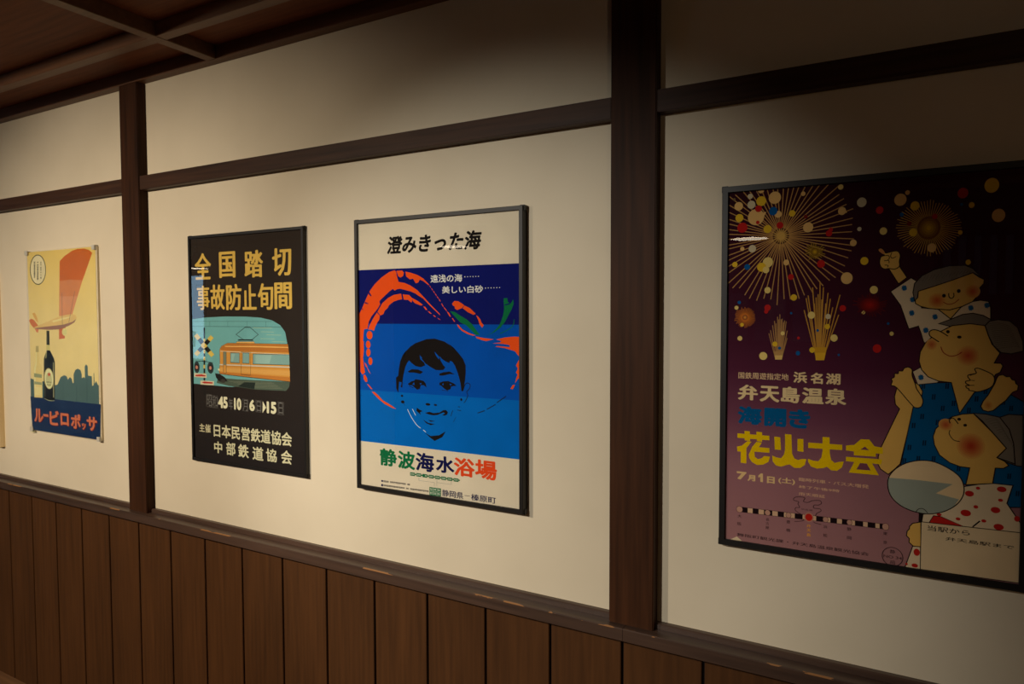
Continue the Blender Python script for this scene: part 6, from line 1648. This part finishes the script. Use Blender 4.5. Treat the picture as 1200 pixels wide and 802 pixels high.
T;197;古;94.5 54.7 101 60.7 0.01 0 0
T;197;屋;94 46 101.2 52.1 0.01 0 0
T;197;豊;134.5 64.1 142 70.4 0.01 0 0
T;197;橋;134.1 46.5 142.2 53.3 0.01 0 0
T;197;浜;203.2 64.2 210.9 70.9 0.01 0 0
T;197;松;203.5 46.8 211.2 53.7 0.01 0 0
T;197;静;246.1 66.1 253.9 73 0.01 0 0
T;197;岡;246.4 48.7 254.5 55.4 0.01 0 0
T;197;東;308.6 67.4 315.8 73.8 0.01 0 0
T;197;京;309 50 315.9 56.7 0.01 0 0
T;198;弁;172.9 61.4 180.8 68.1 0.02 0 0
T;198;天;173.1 52.3 180.9 59 0.02 0 0
T;198;島;173.2 43.1 181.1 49.8 0.02 0 0
L;197;1.3;0;165.1 85.6 163.5 86.2 161.2 87 158.7 88 156.6 89 154.8 90.1 153.1 91.2 151.8 92.5 150.9 93.7 150.6 95 150.8 96.5 151.4 97.8 152.3 98.8 153.9 99.3 156.1 99.4 158.2 99.5 159.3 100.1 159 101.4 157.9 103.2 156.6 105.1 155.8 106.7 156.1 108 156.9 109.2 157.5 110.3 157.2 111.2 155.4 111.9 152.5 112.4 149.6 112.9 147.8 113.6 147.2 114.7 147.4 116.1 148.1 117.5 149.2 118.7 150.7 119.7 152.8 120.5 155.1 121.2 157.6 121.6 160.5 121.8 163.9 121.8 166.9 121.5 168.8 120.7 168.8 119.2 167.6 117 166.3 114.9 166.1 113.3 167.4 112.5 169.6 112 172.2 112 174.5 112.3 176.4 113.1 178.3 114.5 180.3 115.9 182.7 117 186 117.8 189.9 118.6 193.7 119 196.5 118.9 198.2 118.1 199.1 116.7 199.4 115.2 199.3 113.8 198.6 112.6 197.3 111.4 195.6 110.3 193.9 109.5 192 109.1 189.7 109.1 187.7 109 186.2 108.4 185.3 107.1 184.8 105.3 184.8 103.5 185.7 102.3 187.9 102 191 102.2 194.3 102.5 196.7 102.3 198.1 101.6 198.8 100.5 199.1 99.3 198.7 98 197.4 96.7 195.3 95.4 193.1 94 191.4 92.5 190.3 90.9 189.6 89.1 189.1 87.4 188.7 86.3
T;197;浜名湖;162.1 95.5 183.1 99 0 0 0
L;197;1.2;0;149.8 69.9 152.9 70.5 157.4 71.4 162 72.4 165.3 73.4 166.8 74.5 167.2 75.8 167.2 76.9 167.2 77.7
L;197;1.2;0;185.6 74.3 186 73.9 186.6 73.4 187.5 72.9 188.9 72.4 191.4 72 194.6 71.6 197.7 71.2 199.9 71
#;sponsor_lettering
T;199;舞阪町観光課・弁天島温泉観光協会;36.9 21.6 285.1 28.6 0.008 0 0
#;curled_corner
P;200;14.5 6.7 36.9 20.6 51.4 9.5
'''

M_paper = {}
def paper(name, stops, scale=3.0, rough=.62):
    """printed ground: colour runs with the height on the sheet (stops in 0..1 of the sheet height), a little paper wear"""
    m, nt, b = new_mat(name)
    tc = nt.nodes.new('ShaderNodeTexCoord'); sx = nt.nodes.new('ShaderNodeSeparateXYZ')
    nt.links.new(tc.outputs['Generated'], sx.inputs[0])
    r = ramp(nt, sx.outputs['Z'], [(p, srgb(c)) for p, c in stops])
    n = noise(nt, 9, 5)
    mr = nt.nodes.new('ShaderNodeMapRange'); mr.inputs['To Min'].default_value = .9; mr.inputs['To Max'].default_value = 1.08
    nt.links.new(n.outputs['Fac'], mr.inputs['Value'])
    mx = nt.nodes.new('ShaderNodeMix'); mx.data_type = 'RGBA'; mx.blend_type = 'MULTIPLY'; mx.inputs[0].default_value = 1
    nt.links.new(r.outputs[0], mx.inputs[6]); nt.links.new(mr.outputs[0], mx.inputs[7])
    nt.links.new(mx.outputs[2], b.inputs['Base Color'])
    b.inputs['Roughness'].default_value = .7; b.inputs['Specular IOR Level'].default_value = .04
    return m
GROUND = dict(
    p1yellow=paper('aged_yellow_print', [(0, (238, 222, 160)), (.55, (238, 220, 152)), (1, (236, 208, 118))]),
    p2black=paper('black_print', [(0, (40, 36, 36)), (1, (54, 46, 40))]),  # black lifted towards the top, painting in the lit wall's reflection
    p3paper=paper('white_poster_paper', [(0, (226, 214, 188)), (1, (226, 214, 188))]),
    p4ground=paper('plum_print', [(0, (166, 118, 116)), (.22, (154, 104, 110)), (.36, (116, 66, 84)), (.5, (84, 34, 56)), (.64, (66, 22, 40)), (1, (52, 16, 28))]))
INKS = {}
def ink(i):
    c = PALETTE[i]
    if isinstance(c, str): return GROUND[c]
    if c not in INKS:
        INKS[c] = plain('ink_%02x%02x%02x' % c, c, .7, .04, .05, 14)
    return INKS[c]

font_curve = bpy.data.curves.new('type', 'FONT')
font_curve.fill_mode = 'FRONT'
font_obj = bpy.data.objects.new('type', font_curve)
C.objects.link(font_obj)
GLYPHS = {}
def glyph(s, res):
    key = s
    if key not in GLYPHS:
        font_curve.body = s; font_curve.resolution_u = res
        bpy.context.view_layer.update()
        ev = font_obj.evaluated_get(bpy.context.evaluated_depsgraph_get())
        me = ev.to_mesh()
        V = [(v.co.x, v.co.y) for v in me.vertices]; F = [tuple(p.vertices) for p in me.polygons]
        ev.to_mesh_clear()
        GLYPHS[key] = (V, F)
    return GLYPHS[key]

STEP = 2e-6
SEP = 1e-6        # between the overlaid strokes of one bold glyph
class Print:
    """flat ink shapes on one sheet, in millimetres from the sheet's lower left corner, each a hair above the last"""
    def __init__(self): self.v = []; self.f = []; self.m = []; self.mats = []
    def mat(self, i):
        m = ink(i)
        if m not in self.mats: self.mats.append(m)
        return self.mats.index(m)
    def add(self, V, F, i, y):
        o = len(self.v); mi = self.mat(i)
        self.v += [(x / 1000, y, z / 1000) for x, z in V]
        for f in F: self.f.append(tuple(o + k for k in f)); self.m.append(mi)
    def poly(self, P, i, y):
        tr = tessellate_polygon([[Vector((a, b, 0)) for a, b in P]])
        F = []
        for t in tr:
            a, b, c = (P[k] for k in t)
            s = (b[0] - a[0]) * (c[1] - a[1]) - (b[1] - a[1]) * (c[0] - a[0])
            if abs(s) > 1e-9: F.append(tuple(t) if s > 0 else tuple(t[::-1]))
        self.add(P, F, i, y)
    def line(self, P, w, closed, i, y):
        P = [Vector(p) for k, p in enumerate(P) if k == 0 or (Vector(p) - Vector(P[k - 1])).length > .01]
        if closed and (P[0] - P[-1]).length < .01: P.pop()
        n = len(P)
        if n < 2: return
        L = []; R = []
        for k in range(n):
            a = P[k - 1] if (k or closed) else None
            b = P[(k + 1) % n] if (k < n - 1 or closed) else None
            d1 = (P[k] - a).normalized() if a is not None else None
            d2 = (b - P[k]).normalized() if b is not None else None
            d1 = d1 if d1 is not None else d2; d2 = d2 if d2 is not None else d1
            t = d1 + d2
            t = t.normalized() if t.length > 1e-3 else d2
            nn = Vector((-t.y, t.x)); k2 = 1 / max(.5, abs(nn.dot(Vector((-d1.y, d1.x)))))
            L.append(tuple(P[k] + nn * w / 2 * k2)); R.append(tuple(P[k] - nn * w / 2 * k2))
        V = L + R; F = []
        for k in range(n if closed else n - 1):
            j = (k + 1) % n; F.append((n + k, n + j, j, k))
        self.add(V, F, i, y)
    def text(self, s, x0, z0, x1, z1, bold, bx, slant, i, y):
        V, F = glyph(s, 3)
        V = [(a + b * slant, b) for a, b in V]
        xs = [a for a, b in V]; zs = [b for a, b in V]
        ax, bxx, az, bz = min(xs), max(xs), min(zs), max(zs)
        # heavier weights: the glyph is laid down again around itself (bold: all round, bx: sideways only), in em
        rx, rz = bold + bx / 2, bold
        n = 10 if bold > .03 else 6
        offs = [(0, 0)]
        if bold: offs += [(rx * math.cos(2 * math.pi * k / n), rz * math.sin(2 * math.pi * k / n)) for k in range(n)]
        elif bx: offs += [(-rx, 0), (-rx / 2, 0), (rx / 2, 0), (rx, 0)]
        sx = (x1 - x0) / (bxx - ax + 2 * rx); sz = (z1 - z0) / (bz - az + 2 * rz)
        for k, (ox, oz) in enumerate(offs):
            self.add([(x0 + (a - ax + rx + ox) * sx, z0 + (b - az + rz + oz) * sz) for a, b in V], F, i, y - k * SEP)
        return len(offs) * SEP
    def build(self, name, parent):
        me = bpy.data.meshes.new(name); me.from_pydata(self.v, [], self.f)
        for m in self.mats: me.materials.append(m)
        me.polygons.foreach_set('material_index', self.m)
        me.update()
        o = bpy.data.objects.new(name, me); C.objects.link(o); o.parent = parent
        return o

def circle_pts(cx, cz, rx, rz):
    n = 32 if rx > 4 else 16
    return [(cx + rx * math.cos(2 * math.pi * k / n), cz + rz * math.sin(2 * math.pi * k / n)) for k in range(n)]

def print_sheet(root, key, depth, wall_gap):
    y = -depth
    y0 = y
    sheet = None
    blocks = {}; cur = None                     # every printed motif or line of type is a sub-part of the sheet
    for row in ART[key].strip().split('\n'):
        q = row.split(';')
        if q[0] == '#':
            cur = blocks.setdefault(q[1].replace('_end', ''), Print())
            if key == 'p4' and (q[1].endswith('lettering') or q[1] in ('route_map', 'curled_corner')): y = y0 - 20 * STEP   # these stand clear of the other prints
            continue
        i = int(q[1]); y -= STEP
        num = lambda s: [float(a) for a in s.split()]
        pair = lambda s: (lambda a: list(zip(a[0::2], a[1::2])))(num(s))
        if sheet is None:                       # the first shape is the sheet itself
            P = pair(q[2]); xs = [p[0] for p in P]; zs = [p[1] for p in P]
            bm = bmesh.new(); box(bm, min(xs) / 1000, max(xs) / 1000, -depth, -wall_gap, min(zs) / 1000, max(zs) / 1000)
            sheet = mesh_obj('printed_sheet', bm, ink(i), root)
        elif q[0] == 'P': cur.poly(pair(q[2]), i, y)
        elif q[0] == 'E': cur.poly(circle_pts(*num(q[2])), i, y)
        elif q[0] == 'R': cur.line(circle_pts(*num(q[3])), float(q[2]), 1, i, y)
        elif q[0] == 'L': cur.line(pair(q[4]), float(q[2]), int(q[3]), i, y)
        else: y -= cur.text(q[2], *num(q[3]), i, y)
    for n, pr in blocks.items(): pr.build(n, sheet)
    return sheet

# ------------------------------------------------------------------ frames and posters
M_frame = plain('black_anodised_frame', (21, 17, 15), .45, .4, .1, 60)
M_cover = clear('clear_acrylic_cover')
M_clip = plain('pale_metal_clip', (196, 190, 176), .35, .6)
M_cream = plain('cream_backing_board', (214, 200, 168), .7)
M_backing = plain('dark_backing_board', (60, 46, 34), .8)

def frame_mesh(w, h, face, depth, lip=.0018):
    """four mitred aluminium bars with an eased front edge"""
    bm = bmesh.new()
    sec = [(0, 0), (0, -depth + .0008), (.0008, -depth), (face - .0008, -depth + .0001), (face, -depth + .0009), (face, 0)]
    corners = [((0, 0), (1, 1)), ((w, 0), (-1, 1)), ((w, h), (-1, -1)), ((0, h), (1, -1))]
    rings = []
    for (cx, cz), (sx, sz) in corners:
        rings.append([bm.verts.new((cx + sx * a, y, cz + sz * a)) for a, y in sec])
    n = len(sec)
    for k in range(4):
        A, B = rings[k], rings[(k + 1) % 4]
        for j in range(n): bm.faces.new((A[j], B[j], B[(j + 1) % n], A[(j + 1) % n]))
    bmesh.ops.recalc_face_normals(bm, faces=bm.faces[:])
    return bm

def framed(key, X0, Z0, X1, Z1, face, depth, sheet_y, label):
    root = thing('framed_poster', label, 'poster', (X0, 0, EYE + Z0))
    w, h = X1 - X0, Z1 - Z0
    fr = mesh_obj('frame', frame_mesh(w, h, face, depth), M_frame, root)
    for cx, cz, sx, sz in ((0, h, 1, 1), (w, h, -1, 1), (0, 0, 1, -1), (w, 0, -1, -1)):
        bm = bmesh.new()                        # small joint plate standing a little proud of each corner
        box(bm, cx - .002 if sx > 0 else cx - .011, cx + .011 if sx > 0 else cx + .002, -depth + .005, -.003, cz - .012 if sz > 0 else cz - .002, cz + .002 if sz > 0 else cz + .012, .0008)
        mesh_obj('corner_joint', bm, M_frame, fr)
    print_sheet(root, key, sheet_y, .003)
    bm = bmesh.new(); box(bm, face - .002, w - face + .002, -depth + .003, -depth + .0042, face - .002, h - face + .002)
    c = mesh_obj('clear_cover', bm, M_cover, root); c['label'] = 'clear glossy acrylic cover'
    bm = bmesh.new(); box(bm, .004, w - .004, -.003, 0, .004, h - .004); mesh_obj('backing_board', bm, M_backing, root)
    return root

P1 = (-3.143, -0.481, -2.6505, 0.257)
framed('p2', -2.0945, -0.499, -1.5535, 0.263, 0.0095, 0.014, 0.0085, 'black poster of an orange train at a crossing, gold lettering above')
framed('p3', -1.343, -0.4995, -0.8, 0.2643, 0.011, 0.024, 0.0175, 'blue poster of a boy in an orange straw hat, white bands above and below')
framed('p4', -0.3245, -0.4945, 0.2085, 0.264, 0.0125, 0.022, 0.016, 'plum fireworks poster of three cartoon festival goers in robes')

# the sheet under plain clear acrylic, no dark frame
X0, Z0, X1, Z1 = P1
root = thing('frameless_poster', 'frameless vertical poster of a red-winged airplane over a beer bottle', 'poster', (X0, 0, EYE + Z0))
w, h = X1 - X0, Z1 - Z0
print_sheet(root, 'p1', .0085, .008)
bm = bmesh.new(); box(bm, -.004, w + .012, -.0125, -.0105, -.003, h + .003, .0004)
c = mesh_obj('clear_cover', bm, M_cover, root); c['label'] = 'clear acrylic sheet'
bm = bmesh.new(); box(bm, -.001, w + .010, -.008, 0, .0, h); mesh_obj('backing_board', bm, M_cream, root)
for cx, cz in ((.0, .0), (w, 0.0), (0, h), (w, h)):
    bm = bmesh.new()
    s = 1 if cx == 0 else -1; t = 1 if cz == 0 else -1
    a, b2 = sorted((cx - s * .008, cx + s * .014)); d, e = sorted((cz - t * .006, cz + t * .012))
    box(bm, a, b2, -.0155, -.0125, d, e, .001)
    a, b2 = sorted((cx - s * .0075, cx - s * .0045)); box(bm, a, b2, -.0155, 0, d, e, .0008)
    mesh_obj('corner_clip', bm, M_clip, root)

# the picture at the very edge of the view: pale wooden frame
M_pale = wood('pale_gilt_frame', (206, 178, 126), (232, 208, 162), 2, .4)
M_art0 = paper('olive_and_brown_print', [(0, (64, 28, 22)), (.16, (84, 40, 30)), (.2, (150, 128, 84)), (1, (120, 112, 74))])
w, h = .545, .76
root = thing('framed_poster', 'poster in a pale gilt frame cut off at the far left edge', 'poster', (-3.392 - w, 0, EYE - .578))
mesh_obj('frame', frame_mesh(w, h, .012, .02), M_pale, root)
bm = bmesh.new(); box(bm, .011, w - .011, -.013, -.004, .011, h - .011); mesh_obj('printed_sheet', bm, M_art0, root)
bm = bmesh.new(); box(bm, .0105, w - .0105, -.0175, -.0163, .0105, h - .0105); mesh_obj('clear_cover', bm, M_cover, root)
bm = bmesh.new(); box(bm, .004, w - .004, -.003, 0, .004, h - .004); mesh_obj('backing_board', bm, M_backing, root)

bpy.data.objects.remove(font_obj)
